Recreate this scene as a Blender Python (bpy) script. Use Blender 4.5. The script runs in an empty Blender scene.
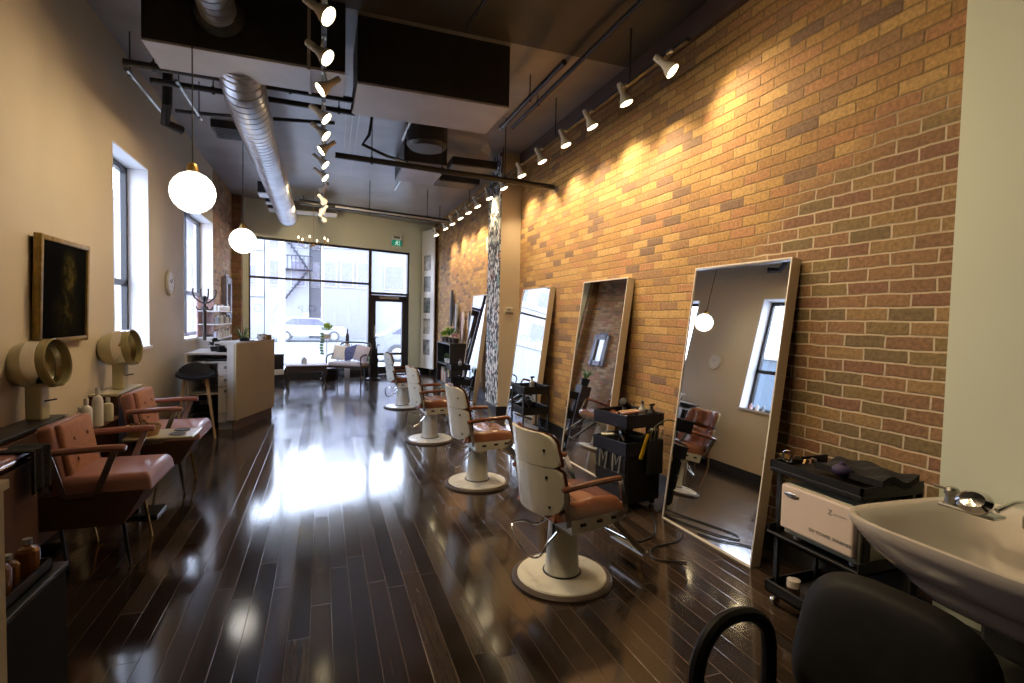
import bpy, bmesh, math, random
from mathutils import Vector, Matrix, Euler
random.seed(7)
SC = bpy.context.scene
COL = SC.collection
PI = math.pi

# ------------------------------------------------------------------ camera
def make_camera():
    yaw, pitch, roll, F = .348392, -.043857, .021646, 522.84
    f = Vector((math.sin(yaw)*math.cos(pitch), math.cos(yaw)*math.cos(pitch), math.sin(pitch)))
    r = Vector((math.cos(yaw), -math.sin(yaw), 0)); u = r.cross(f)
    r2 = math.cos(roll)*r + math.sin(roll)*u
    u2 = -math.sin(roll)*r + math.cos(roll)*u
    m = Matrix(((r2.x, u2.x, -f.x, 0), (r2.y, u2.y, -f.y, 0), (r2.z, u2.z, -f.z, 1.5), (0, 0, 0, 1)))
    cd = bpy.data.cameras.new('camera'); cd.sensor_width = 36; cd.lens = F/1024*36
    cd.clip_start = .05; cd.clip_end = 300
    c = bpy.data.objects.new('camera', cd); c.matrix_world = m
    COL.objects.link(c); SC.camera = c
make_camera()

# ------------------------------------------------------------------ world, exposure, daylight
SKY = 14.0
EXPOSURE = 0.0
W = bpy.data.worlds.new('world'); SC.world = W; W.use_nodes = True
wn = W.node_tree.nodes; wl = W.node_tree.links
bg = wn['Background']
tc = wn.new('ShaderNodeTexCoord'); sp = wn.new('ShaderNodeSeparateXYZ')
cr = wn.new('ShaderNodeValToRGB')
wl.new(tc.outputs['Generated'], sp.inputs[0]); wl.new(sp.outputs['Z'], cr.inputs[0]); wl.new(cr.outputs[0], bg.inputs[0])
cr.color_ramp.elements[0].color = (.72, .80, 1, 1); cr.color_ramp.elements[0].position = 0
cr.color_ramp.elements[1].color = (.55, .70, 1, 1); cr.color_ramp.elements[1].position = .9
bg.inputs[1].default_value = SKY
V = SC.view_settings
SC.display_settings.display_device = 'sRGB'
V.view_transform = 'Standard'; V.look = 'None'; V.gamma = 1; V.use_curve_mapping = False
V.exposure = EXPOSURE
cy = SC.cycles
cy.use_denoising = True
cy.max_bounces = 8; cy.diffuse_bounces = 4; cy.glossy_bounces = 5; cy.transmission_bounces = 4; cy.transparent_max_bounces = 8
cy.sample_clamp_indirect = 6; cy.caustics_reflective = False; cy.caustics_refractive = False
cy.blur_glossy = .3

def portal(name, loc, rot, sx, sy):
    l = bpy.data.lights.new(name, 'AREA'); l.shape = 'RECTANGLE'; l.size = sx; l.size_y = sy
    l.cycles.is_portal = True
    o = bpy.data.objects.new(name, l); o.location = loc; o.rotation_euler = rot; COL.objects.link(o)
FA = math.atan(.375)                      # the shop front runs askew to the side walls
portal('daylight_portal_front', (.33+.05, 13.186+.12, 1.7), (PI/2, 0, FA+PI), 3.9, 3.1)
portal('daylight_portal_side', (-2.05, 6.21, 2.07), (PI/2, 0, -PI/2), 1.0, 1.9)
portal('daylight_portal_side', (-2.05, 9.26, 2.07), (PI/2, 0, -PI/2), 2.0, 1.9)

# ------------------------------------------------------------------ room constants
XL, XR, ZC = -1.78, 2.80, 3.95
def front_y(x): return 12.5 + (x+1.5)*.375

# ------------------------------------------------------------------ helpers
def tag(o, label=None, cat=None, group=None, kind=None):
    if label: o['label'] = label
    if cat: o['category'] = cat
    if group: o['group'] = group
    if kind: o['kind'] = kind
    return o
def thing(name, label, cat, loc=(0, 0, 0), rz=0, group=None):
    o = bpy.data.objects.new(name, None); COL.objects.link(o)
    o.empty_display_size = .1; o.location = loc; o.rotation_euler = (0, 0, rz)
    return tag(o, label, cat, group)
def dup(o, parent=None, loc=None, rz=None, label=None, group=None):
    c = o.copy(); COL.objects.link(c); c.parent = parent
    if loc is not None: c.location = loc
    if rz is not None: c.rotation_euler = (0, 0, rz)
    if label: c['label'] = label
    if group: c['group'] = group
    for ch in list(o.children): dup(ch, c)
    return c

class MB:
    def __init__(s): s.bm = bmesh.new()
    def _add(s, verts, faces, M=None):
        vs = [s.bm.verts.new(M @ Vector(v) if M else v) for v in verts]
        for f in faces:
            try: s.bm.faces.new([vs[i] for i in f])
            except ValueError: pass
        return s
    def box(s, x0, x1, y0, y1, z0, z1, r=0, M=None, seg=2):
        b = bmesh.new(); bmesh.ops.create_cube(b, size=1)
        for v in b.verts:
            v.co = Vector(((x0+x1)/2+v.co.x*(x1-x0), (y0+y1)/2+v.co.y*(y1-y0), (z0+z1)/2+v.co.z*(z1-z0)))
        if r > 0: bmesh.ops.bevel(b, geom=b.edges[:], offset=r, segments=seg, profile=.5, affect='EDGES')
        return s.merge(b, M)
    def merge(s, b, M=None):
        b.verts.index_update()
        s._add([v.co.copy() for v in b.verts], [[v.index for v in f.verts] for f in b.faces], M); b.free(); return s
    def bar(s, a, b, w, h, r=0, up=(0, 0, 1)):
        a, b = Vector(a), Vector(b); d = (b-a); L = d.length; d.normalize()
        u = Vector(up); x = d.cross(u)
        if x.length < 1e-3: x = d.cross(Vector((1, 0, 0)))
        x.normalize(); z = x.cross(d)
        M = Matrix(((x.x, d.x, z.x, a.x), (x.y, d.y, z.y, a.y), (x.z, d.z, z.z, a.z), (0, 0, 0, 1)))
        return s.box(-w/2, w/2, 0, L, -h/2, h/2, r, M)
    def tube(s, pts, r, seg=8, closed=False, caps=True):
        pts = [Vector(p) for p in pts]; n = len(pts)
        rr = r if isinstance(r, (list, tuple)) else [r]*n
        vs = []; prev = None
        for i, p in enumerate(pts):
            if closed: t = (pts[(i+1) % n]-pts[i-1])
            else: t = pts[min(i+1, n-1)]-pts[max(i-1, 0)]
            t.normalize()
            if prev is None:
                a = Vector((0, 0, 1)) if abs(t.z) < .9 else Vector((1, 0, 0))
                x = t.cross(a).normalized()
            else:
                x = (prev - t*prev.dot(t)).normalized()
            prev = x; y = t.cross(x)
            for k in range(seg):
                an = 2*PI*k/seg
                vs.append(p + (x*math.cos(an)+y*math.sin(an))*rr[i])
        fs = []
        m = n if closed else n-1
        for i in range(m):
            j = (i+1) % n
            for k in range(seg):
                l = (k+1) % seg
                fs.append((i*seg+k, i*seg+l, j*seg+l, j*seg+k))
        if caps and not closed:
            fs.append(tuple(range(seg))[::-1]); fs.append(tuple((n-1)*seg+k for k in range(seg)))
        return s._add(vs, fs)
    def lathe(s, prof, seg=24, M=None, ang=2*PI):
        vs = []; n = len(prof)
        full = abs(ang-2*PI) < 1e-6; m = seg if full else seg+1
        for k in range(m):
            a = ang*k/seg
            for r, z in prof: vs.append(Vector((max(r, 1e-5)*math.cos(a), max(r, 1e-5)*math.sin(a), z)))
        fs = []
        for k in range(seg):
            l = (k+1) % m
            for i in range(n-1): fs.append((k*n+i, l*n+i, l*n+i+1, k*n+i+1))
        s._add(vs, fs, M); return s
    def prism(s, poly, a0, a1, axis='y', M=None):
        f = {'x': lambda p, a: Vector((a, p[0], p[1])), 'y': lambda p, a: Vector((p[0], a, p[1])), 'z': lambda p, a: Vector((p[0], p[1], a))}[axis]
        n = len(poly)
        vs = [f(p, a0) for p in poly]+[f(p, a1) for p in poly]
        fs = [tuple(range(n)), tuple(range(2*n-1, n-1, -1))]+[(i, (i+1) % n, n+(i+1) % n, n+i) for i in range(n)]
        return s._add(vs, fs, M)
    def ball(s, c, r, sx=1, sy=1, sz=1, seg=16, M=None):
        prof = [(r*math.sin(PI*i/10), -r*math.cos(PI*i/10)) for i in range(11)]
        T = Matrix.Translation(c) @ Matrix.Diagonal((sx, sy, sz, 1))
        return s.lathe(prof, seg, (M @ T) if M else T)
    def grid(s, fn, nu, nv, thick=None, M=None):
        vs = [Vector(fn(i/nu, j/nv)) for i in range(nu+1) for j in range(nv+1)]
        fs = [(i*(nv+1)+j, (i+1)*(nv+1)+j, (i+1)*(nv+1)+j+1, i*(nv+1)+j+1) for i in range(nu) for j in range(nv)]
        if thick:
            n0 = len(vs); T = Vector(thick)
            vs += [v+T for v in vs[:]]
            fs2 = [tuple(n0+i for i in f)[::-1] for f in fs]
            rim = []
            for i in range(nu):
                for j in (0, nv):
                    a, b = i*(nv+1)+j, (i+1)*(nv+1)+j; rim.append((a, b, b+n0, a+n0))
            for j in range(nv):
                for i in (0, nu):
                    a, b = i*(nv+1)+j, i*(nv+1)+j+1; rim.append((a, b, b+n0, a+n0))
            fs += fs2+rim
        return s._add(vs, fs, M)
    def obj(s, name, mat, parent=None, smooth=30, label=None, loc=None):
        bmesh.ops.remove_doubles(s.bm, verts=s.bm.verts[:], dist=1e-5)
        bmesh.ops.recalc_face_normals(s.bm, faces=s.bm.faces[:])
        me = bpy.data.meshes.new(name); 
        if smooth:
            for f in s.bm.faces: f.smooth = True
            lim = math.radians(smooth)
            for e in s.bm.edges:
                if len(e.link_faces) == 2 and e.calc_face_angle(0) > lim: e.smooth = False
        s.bm.to_mesh(me); s.bm.free()
        for m in (mat if isinstance(mat, (list, tuple)) else [mat]): me.materials.append(m)
        o = bpy.data.objects.new(name, me); COL.objects.link(o)
        if parent: o.parent = parent
        if loc: o.location = loc
        if label: o['label'] = label
        return o

def arc(c, r, a0, a1, n, plane='xz'):
    out = []
    for i in range(n+1):
        a = a0+(a1-a0)*i/n; p, q = r*math.cos(a), r*math.sin(a)
        out.append({'xz': (c[0]+p, c[1], c[2]+q), 'xy': (c[0]+p, c[1]+q, c[2]), 'yz': (c[0], c[1]+p, c[2]+q)}[plane])
    return out
def smooth_path(pts, n=6):
    P = [Vector(p) for p in pts]; out = []
    for i in range(len(P)-1):
        p0, p1, p2, p3 = P[max(i-1, 0)], P[i], P[i+1], P[min(i+2, len(P)-1)]
        for k in range(n):
            t = k/n
            out.append(.5*((2*p1)+(-p0+p2)*t+(2*p0-5*p1+4*p2-p3)*t*t+(-p0+3*p1-3*p2+p3)*t**3))
    out.append(P[-1]); return out
def text(body, name, mat, parent, size, M, ext=.0008, align='CENTER'):
    c = bpy.data.curves.new(name, 'FONT'); c.body = body; c.size = size; c.extrude = ext; c.align_x = align; c.align_y = 'CENTER'
    tmp = bpy.data.objects.new(name, c); COL.objects.link(tmp)
    me = bpy.data.meshes.new_from_object(tmp.evaluated_get(bpy.context.evaluated_depsgraph_get()))
    bpy.data.objects.remove(tmp); me.materials.clear(); me.materials.append(mat)
    o = bpy.data.objects.new(name, me); COL.objects.link(o); o.parent = parent; o.matrix_local = M
    return o
ORD = ['first', 'second', 'third', 'fourth', 'fifth', 'sixth', 'seventh', 'eighth', 'ninth', 'tenth', 'eleventh', 'twelfth', 'thirteenth', 'fourteenth', 'fifteenth', 'sixteenth',
       'seventeenth', 'eighteenth', 'nineteenth', 'twentieth', 'twenty-first', 'twenty-second', 'twenty-third', 'twenty-fourth', 'twenty-fifth']

# ------------------------------------------------------------------ materials
def newmat(name):
    m = bpy.data.materials.new(name); m.use_nodes = True
    return m, m.node_tree.nodes, m.node_tree.links, m.node_tree.nodes['Principled BSDF']
def pm(name, col, rough=.5, metal=0, var=.08, scale=8, bump=0, coat=0, spec=.5, rv=.05, stretch=(1, 1, 1)):
    m, n, l, b = newmat(name)
    t = n.new('ShaderNodeTexCoord'); mp = n.new('ShaderNodeMapping'); mp.inputs['Scale'].default_value = stretch
    no = n.new('ShaderNodeTexNoise'); no.inputs['Scale'].default_value = scale; no.inputs['Detail'].default_value = 4
    l.new(t.outputs['Object'], mp.inputs[0]); l.new(mp.outputs[0], no.inputs['Vector'])
    r = n.new('ShaderNodeValToRGB'); l.new(no.outputs[0], r.inputs[0])
    r.color_ramp.elements[0].position = .3; r.color_ramp.elements[1].position = .7
    r.color_ramp.elements[0].color = tuple(max(0, c*(1-var)) for c in col)+(1,)
    r.color_ramp.elements[1].color = tuple(min(1, c*(1+var)) for c in col)+(1,)
    l.new(r.outputs[0], b.inputs['Base Color'])
    mr = n.new('ShaderNodeMapRange'); mr.inputs[3].default_value = max(0, rough-rv); mr.inputs[4].default_value = min(1, rough+rv)
    l.new(no.outputs[0], mr.inputs[0]); l.new(mr.outputs[0], b.inputs['Roughness'])
    b.inputs['Metallic'].default_value = metal
    b.inputs['Coat Weight'].default_value = coat; b.inputs['Coat Roughness'].default_value = .08
    b.inputs['Specular IOR Level'].default_value = spec
    if bump:
        bp = n.new('ShaderNodeBump'); bp.inputs['Strength'].default_value = bump; bp.inputs['Distance'].default_value = .01
        l.new(no.outputs[0], bp.inputs['Height']); l.new(bp.outputs[0], b.inputs['Normal'])
    return m
def emis(name, col, strength, base=(1, 1, 1)):
    m, n, l, b = newmat(name)
    b.inputs['Base Color'].default_value = base+(1,)
    b.inputs['Emission Color'].default_value = col+(1,); b.inputs['Emission Strength'].default_value = strength
    return m
def math_node(n, l, op, a, b=None, c=None):
    k = n.new('ShaderNodeMath'); k.operation = op
    for i, v in enumerate((a, b, c)):
        if v is None: continue
        if isinstance(v, (int, float)): k.inputs[i].default_value = v
        else: l.new(v, k.inputs[i])
    return k.outputs[0]
def cell_nodes(n, l, U, Vv, bw, bh, gap, stagger='half'):
    """masonry/plank cells: returns gap mask (1 = joint) and a random value socket per cell"""
    row = math_node(n, l, 'FLOOR', math_node(n, l, 'DIVIDE', Vv, bh))
    if stagger == 'half': off = math_node(n, l, 'MULTIPLY', math_node(n, l, 'MODULO', row, 2.0), .5)
    else:
        wn_ = n.new('ShaderNodeTexWhiteNoise'); wn_.noise_dimensions = '1D'; l.new(row, wn_.inputs['W']); off = wn_.outputs['Value']
    u = math_node(n, l, 'ADD', math_node(n, l, 'DIVIDE', U, bw), off)
    col = math_node(n, l, 'FLOOR', u)
    fu = math_node(n, l, 'MULTIPLY', math_node(n, l, 'FRACT', u), bw)
    fv = math_node(n, l, 'MULTIPLY', math_node(n, l, 'FRACT', math_node(n, l, 'DIVIDE', Vv, bh)), bh)
    du = math_node(n, l, 'MINIMUM', fu, math_node(n, l, 'SUBTRACT', bw, fu))
    dv = math_node(n, l, 'MINIMUM', fv, math_node(n, l, 'SUBTRACT', bh, fv))
    d = math_node(n, l, 'MINIMUM', du, dv)
    mr = n.new('ShaderNodeMapRange'); mr.inputs[1].default_value = gap*.5; mr.inputs[2].default_value = gap*1.1
    mr.inputs[3].default_value = 1; mr.inputs[4].default_value = 0; l.new(d, mr.inputs[0])
    cb = n.new('ShaderNodeCombineXYZ'); l.new(col, cb.inputs[0]); l.new(row, cb.inputs[1])
    w = n.new('ShaderNodeTexWhiteNoise'); w.noise_dimensions = '2D'; l.new(cb.outputs[0], w.inputs['Vector'])
    return mr.outputs[0], w
def ramp(n, l, src, stops, mode='LINEAR'):
    r = n.new('ShaderNodeValToRGB'); r.color_ramp.interpolation = mode
    e = r.color_ramp.elements
    while len(e) < len(stops): e.new(.5)
    for i, (p, c) in enumerate(stops): e[i].position = p; e[i].color = tuple(c)+(1,)
    l.new(src, r.inputs[0]); return r.outputs[0]
def mix(n, l, f, a, b, blend='MIX'):
    k = n.new('ShaderNodeMix'); k.data_type = 'RGBA'; k.blend_type = blend
    if isinstance(f, (int, float)): k.inputs[0].default_value = f
    else: l.new(f, k.inputs[0])
    for i, v in ((6, a), (7, b)):
        if isinstance(v, tuple): k.inputs[i].default_value = v+(1,)
        else: l.new(v, k.inputs[i])
    return k.outputs[2]
def brick_mat(name, palette, palette2, mortar, mortar2, centre=None, axes='YZ', jitter=.016):
    m, n, l, b = newmat(name)
    t = n.new('ShaderNodeTexCoord'); no = n.new('ShaderNodeTexNoise'); no.inputs['Scale'].default_value = 9; no.inputs['Detail'].default_value = 2
    l.new(t.outputs['Object'], no.inputs['Vector'])
    s = n.new('ShaderNodeSeparateXYZ'); l.new(t.outputs['Object'], s.inputs[0])
    sn = n.new('ShaderNodeSeparateColor'); l.new(no.outputs['Color'], sn.inputs[0])
    ju = math_node(n, l, 'MULTIPLY', math_node(n, l, 'SUBTRACT', sn.outputs[0], .5), jitter)
    jv = math_node(n, l, 'MULTIPLY', math_node(n, l, 'SUBTRACT', sn.outputs[1], .5), jitter)
    U = math_node(n, l, 'ADD', s.outputs[axes[0]], ju); Vv = math_node(n, l, 'ADD', s.outputs[axes[1]], jv)
    Vv = math_node(n, l, 'ADD', Vv, 10.0); U = math_node(n, l, 'ADD', U, 20.0)
    gap, w = cell_nodes(n, l, U, Vv, .232, .0725, .0065)
    c1 = ramp(n, l, w.outputs['Value'], palette, 'CONSTANT')
    big = n.new('ShaderNodeTexNoise'); big.inputs['Scale'].default_value = 1.1; big.inputs['Detail'].default_value = 3; l.new(t.outputs['Object'], big.inputs['Vector'])
    if centre:      # the newer, redder, repointed patch low on the near part of the wall
        y0, z0 = centre
        a = math_node(n, l, 'DIVIDE', math_node(n, l, 'SUBTRACT', s.outputs['Y'], y0), 1.85)
        c_ = math_node(n, l, 'DIVIDE', math_node(n, l, 'SUBTRACT', s.outputs['Z'], z0), 1.35)
        d = math_node(n, l, 'SQRT', math_node(n, l, 'ADD', math_node(n, l, 'MULTIPLY', a, a), math_node(n, l, 'MULTIPLY', c_, c_)))
        d = math_node(n, l, 'ADD', d, math_node(n, l, 'MULTIPLY', math_node(n, l, 'SUBTRACT', big.outputs[0], .5), .7))
        mr = n.new('ShaderNodeMapRange'); mr.inputs[1].default_value = .95; mr.inputs[2].default_value = 1.15; mr.inputs[3].default_value = 1; mr.inputs[4].default_value = 0
        l.new(d, mr.inputs[0]); mask = mr.outputs[0]
    else:
        mr = n.new('ShaderNodeMapRange'); mr.inputs[1].default_value = .5; mr.inputs[2].default_value = .6; l.new(big.outputs[0], mr.inputs[0]); mask = mr.outputs[0]
    c2 = ramp(n, l, w.outputs['Value'], palette2, 'CONSTANT')
    col = mix(n, l, mask, c1, c2); mo = mix(n, l, mask, mortar, mortar2)
    fine = n.new('ShaderNodeTexNoise'); fine.inputs['Scale'].default_value = 45; fine.inputs['Detail'].default_value = 5; l.new(t.outputs['Object'], fine.inputs['Vector'])
    fr = ramp(n, l, fine.outputs[0], [(.25, (.62, .62, .62)), (.75, (1.25, 1.25, 1.25))])
    col = mix(n, l, 1.0, col, fr, 'MULTIPLY')
    gm = math_node(n, l, 'MULTIPLY', gap, math_node(n, l, 'ADD', math_node(n, l, 'MULTIPLY', mask, .35), .62))
    l.new(mix(n, l, gm, col, mo), b.inputs['Base Color'])
    b.inputs['Roughness'].default_value = .82
    h = math_node(n, l, 'ADD', math_node(n, l, 'MULTIPLY', gap, -1.0), math_node(n, l, 'MULTIPLY', fine.outputs[0], .5))
    h = math_node(n, l, 'ADD', h, math_node(n, l, 'MULTIPLY', w.outputs['Value'], .35))
    bp = n.new('ShaderNodeBump'); bp.inputs['Strength'].default_value = .8; bp.inputs['Distance'].default_value = .008
    l.new(h, bp.inputs['Height']); l.new(bp.outputs[0], b.inputs['Normal'])
    return m
def floor_mat():
    m, n, l, b = newmat('dark_planks')
    t = n.new('ShaderNodeTexCoord'); s = n.new('ShaderNodeSeparateXYZ'); l.new(t.outputs['Object'], s.inputs[0])
    U = math_node(n, l, 'ADD', s.outputs['Y'], 30.0); Vv = math_node(n, l, 'ADD', s.outputs['X'], 20.04)
    gap, w = cell_nodes(n, l, U, Vv, 1.25, .098, .0020, 'rand')
    base = ramp(n, l, w.outputs['Value'], [(0, (.024, .016, .012)), (.3, (.040, .026, .019)), (.6, (.030, .020, .015)), (.82, (.062, .044, .033)), (.93, (.045, .030, .022))], 'CONSTANT')
    mp = n.new('ShaderNodeMapping'); mp.inputs['Scale'].default_value = (28, 1.6, 1); l.new(t.outputs['Object'], mp.inputs[0])
    g = n.new('ShaderNodeTexNoise'); g.inputs['Scale'].default_value = 2.2; g.inputs['Detail'].default_value = 6; g.inputs['Roughness'].default_value = .65; l.new(mp.outputs[0], g.inputs['Vector'])
    gr = ramp(n, l, g.outputs[0], [(.3, (.55, .55, .55)), (.62, (1.1, 1.1, 1.1)), (.8, (2.2, 2.1, 2.0))])
    col = mix(n, l, 1.0, base, gr, 'MULTIPLY')
    col = mix(n, l, math_node(n, l, 'MULTIPLY', gap, .8), col, (.11, .085, .065))  # joints paler than the boards: glints off plank edges put into the colour
    l.new(col, b.inputs['Base Color'])
    big = n.new('ShaderNodeTexNoise'); big.inputs['Scale'].default_value = 1.3; big.inputs['Detail'].default_value = 4; l.new(t.outputs['Object'], big.inputs['Vector'])
    r = math_node(n, l, 'ADD', math_node(n, l, 'MULTIPLY', big.outputs[0], .10), .02)
    r = math_node(n, l, 'ADD', r, math_node(n, l, 'MULTIPLY', g.outputs[0], .06))
    r = math_node(n, l, 'ADD', r, math_node(n, l, 'MULTIPLY', w.outputs['Value'], .05))
    l.new(r, b.inputs['Roughness'])
    b.inputs['Specular IOR Level'].default_value = .8
    h = math_node(n, l, 'ADD', math_node(n, l, 'MULTIPLY', gap, -1.0), math_node(n, l, 'MULTIPLY', g.outputs[0], .12))
    bp = n.new('ShaderNodeBump'); bp.inputs['Strength'].default_value = .22; bp.inputs['Distance'].default_value = .002
    l.new(h, bp.inputs['Height']); l.new(bp.outputs[0], b.inputs['Normal'])
    return m
def glass_mat(name='window_glass', tint=(1, 1, 1)):
    m, n, l, b = newmat(name); n.remove(b)
    tr = n.new('ShaderNodeBsdfTransparent'); tr.inputs[0].default_value = tint+(1,)
    gl = n.new('ShaderNodeBsdfGlossy'); gl.inputs['Roughness'].default_value = .01
    fr = n.new('ShaderNodeFresnel'); ge = n.new('ShaderNodeNewGeometry')
    io = math_node(n, l, 'MULTIPLY_ADD', ge.outputs['Backfacing'], 1/1.45-1.45, 1.45); l.new(io, fr.inputs[0])
    mx = n.new('ShaderNodeMixShader'); l.new(fr.outputs[0], mx.inputs[0]); l.new(tr.outputs[0], mx.inputs[1]); l.new(gl.outputs[0], mx.inputs[2])
    l.new(mx.outputs[0], n['Material Output'].inputs[0]); return m
def leafpaper_mat():
    m, n, l, b = newmat('leaf_wallpaper')
    t = n.new('ShaderNodeTexCoord'); mp = n.new('ShaderNodeMapping'); mp.inputs['Scale'].default_value = (1, 1, .55); mp.inputs['Rotation'].default_value = (.5, 0, 0)
    l.new(t.outputs['Object'], mp.inputs[0])
    wv = n.new('ShaderNodeTexWave'); wv.inputs['Scale'].default_value = 4.2; wv.inputs['Distortion'].default_value = 14; wv.inputs['Detail'].default_value = 3; wv.inputs['Detail Scale'].default_value = 2.2
    l.new(mp.outputs[0], wv.inputs['Vector'])
    no = n.new('ShaderNodeTexNoise'); no.inputs['Scale'].default_value = 5; l.new(t.outputs['Object'], no.inputs['Vector'])
    c = ramp(n, l, wv.outputs[0], [(0, (.02, .02, .03)), (.42, (.05, .05, .06)), (.5, (.62, .62, .62)), (1, (.8, .8, .78))])
    k = ramp(n, l, no.outputs[0], [(.34, (.25, .42, .42)), (.42, (1, 1, 1)), (.62, (1, 1, 1)), (.68, (.75, .38, .25))])
    l.new(mix(n, l, 1.0, c, k, 'MULTIPLY'), b.inputs['Base Color']); b.inputs['Roughness'].default_value = .6
    return m
def velvet_mat():
    m, n, l, b = newmat('dark_portrait')
    t = n.new('ShaderNodeTexCoord'); s = n.new('ShaderNodeSeparateXYZ'); l.new(t.outputs['Object'], s.inputs[0])
    def blob(y, z, ry, rz_):
        a = math_node(n, l, 'DIVIDE', math_node(n, l, 'SUBTRACT', s.outputs['Y'], y), ry)
        c = math_node(n, l, 'DIVIDE', math_node(n, l, 'SUBTRACT', s.outputs['Z'], z), rz_)
        d = math_node(n, l, 'SQRT', math_node(n, l, 'ADD', math_node(n, l, 'MULTIPLY', a, a), math_node(n, l, 'MULTIPLY', c, c)))
        return math_node(n, l, 'MAXIMUM', math_node(n, l, 'SUBTRACT', 1.0, d), 0.0)
    f = math_node(n, l, 'ADD', blob(.06, .12, .15, .2), math_node(n, l, 'MULTIPLY', blob(.02, -.16, .24, .22), .55))
    no = n.new('ShaderNodeTexNoise'); no.inputs['Scale'].default_value = 14; no.inputs['Detail'].default_value = 5; l.new(t.outputs['Object'], no.inputs['Vector'])
    f = math_node(n, l, 'MULTIPLY', f, math_node(n, l, 'MULTIPLY', no.outputs[0], no.outputs[0]))
    l.new(ramp(n, l, f, [(0, (.004, .004, .004)), (.10, (.02, .018, .006)), (.35, (.16, .13, .035))]), b.inputs['Base Color'])
    b.inputs['Roughness'].default_value = .95; b.inputs['Specular IOR Level'].default_value = .03
    return m
def spiral_mat():
    m, n, l, b = newmat('galvanised_spiral')
    t = n.new('ShaderNodeTexCoord'); s = n.new('ShaderNodeSeparateXYZ'); l.new(t.outputs['Object'], s.inputs[0])
    no = n.new('ShaderNodeTexNoise'); no.inputs['Scale'].default_value = 3; l.new(t.outputs['Object'], no.inputs['Vector'])
    l.new(ramp(n, l, no.outputs[0], [(.3, (.38, .38, .41)), (.7, (.55, .55, .59))]), b.inputs['Base Color'])
    b.inputs['Metallic'].default_value = .9; b.inputs['Roughness'].default_value = .33
    return m

M = {}
M['floor'] = floor_mat()
ochre = [(0, (.37, .212, .075)), (.2, (.42, .25, .09)), (.38, (.33, .18, .07)), (.54, (.45, .28, .11)), (.68, (.37, .185, .085)), (.80, (.28, .16, .08)), (.93, (.19, .115, .075))]
red = [(0, (.23, .125, .065)), (.25, (.27, .15, .075)), (.45, (.18, .125, .06)), (.62, (.22, .11, .065)), (.8, (.22, .15, .065)), (.9, (.29, .18, .08))]
M['brick'] = brick_mat('brick_right', ochre, red, (.20, .135, .07), (.55, .45, .33), centre=(1.35, 1.2))
old = [(0, (.30, .17, .09)), (.3, (.38, .24, .13)), (.5, (.22, .14, .08)), (.7, (.34, .16, .09)), (.85, (.42, .30, .18))]
M['brick_left'] = brick_mat('brick_left', old, ochre, (.30, .24, .16), (.38, .30, .2))
M['brick_pier'] = brick_mat('brick_pier', red, red, (.16, .10, .07), (.2, .13, .08), axes='XZ')
M['beige'] = pm('beige_paint', (.64, .56, .43), .6, var=.03, scale=2, bump=.04)
M['cream'] = pm('cream_paint', (.62, .57, .44), .6, var=.03, scale=2)
M['sage'] = pm('pale_sage_paint', (.62, .67, .56), .55, var=.02, scale=1.5)
M['pier'] = pm('tan_paint', (.60, .50, .36), .6, var=.03, scale=2)
M['reveal'] = pm('white_paint', (.82, .82, .84), .5, var=.02, scale=2)
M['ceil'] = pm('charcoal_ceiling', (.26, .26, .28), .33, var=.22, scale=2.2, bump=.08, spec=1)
M['black'] = pm('black_metal', (.012, .012, .013), .4, var=.3)
M['blackpl'] = pm('black_plastic', (.010, .010, .012), .48, var=.3, spec=.3)
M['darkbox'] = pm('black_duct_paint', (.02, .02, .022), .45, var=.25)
M['greyduct'] = pm('grey_paint_and_daylight', (.42, .42, .47), .4, var=.1, scale=3)  # on the duct undersides this pale grey carries the window light
M['basebd'] = pm('black_baseboard_paint', (.02, .02, .023), .35)
M['frame'] = pm('black_window_frame', (.016, .016, .02), .35)
M['spiral'] = spiral_mat()
M['white'] = pm('white_enamel', (.72, .69, .60), .3, var=.05, coat=.3)
M['shell'] = pm('ivory_shell', (.76, .75, .67), .28, var=.05, scale=5, coat=.3)
M['leather'] = pm('tan_leather', (.165, .056, .029), .26, var=.25, scale=7, bump=.03, coat=.2)
M['pink'] = pm('pink_vinyl', (.36, .165, .145), .3, var=.12, scale=6, bump=.08, coat=.2)
M['pinkback'] = pm('orange_pink_fabric', (.40, .19, .12), .75, var=.12, scale=30, bump=.2)
M['brown'] = pm('brown_laminate', (.095, .046, .028), .7, var=.12, scale=4, spec=.2)
M['chrome'] = pm('chrome', (.75, .75, .75), .12, 1, var=.03)
M['steel'] = pm('brushed_steel', (.45, .45, .43), .3, 1, var=.05)
M['rubber'] = pm('brown_rubber', (.06, .038, .028), .6)
M['mirror'] = pm('mirror_glass', (.88, .9, .9), .012, 1, var=.005, rv=.002)
M['mframe'] = pm('champagne_frame', (.56, .48, .36), .45, .2, var=.1, stretch=(1, 1, .1))
M['lamp'] = pm('lamp_white', (.75, .72, .68), .35)
M['bulb'] = emis('lit_bulb', (1, .80, .46), 22)
M['globe'] = emis('lit_opal_globe', (1, .93, .82), 5)
M['candle'] = emis('lit_candle_bulb', (1, .8, .5), 9)
M['glass'] = glass_mat()
M['brass'] = pm('aged_brass', (.35, .22, .07), .35, .8)
M['gold'] = pm('antique_gold', (.30, .20, .055), .45, .5, var=.3, scale=20, bump=.3)
M['wood'] = pm('pale_oak', (.42, .27, .13), .5, var=.2, scale=5, stretch=(8, 8, 1))
M['darkwood'] = pm('dark_wood', (.035, .018, .012), .5, var=.3, stretch=(8, 1, 1))
M['kick'] = pm('brown_kick', (.11, .055, .028), .5, var=.3, stretch=(1, 1, 8))
M['tan'] = pm('tan_panel', (.55, .46, .29), .45, var=.03)
M['whitelam'] = pm('white_laminate', (.72, .70, .68), .4, var=.03)
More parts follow.
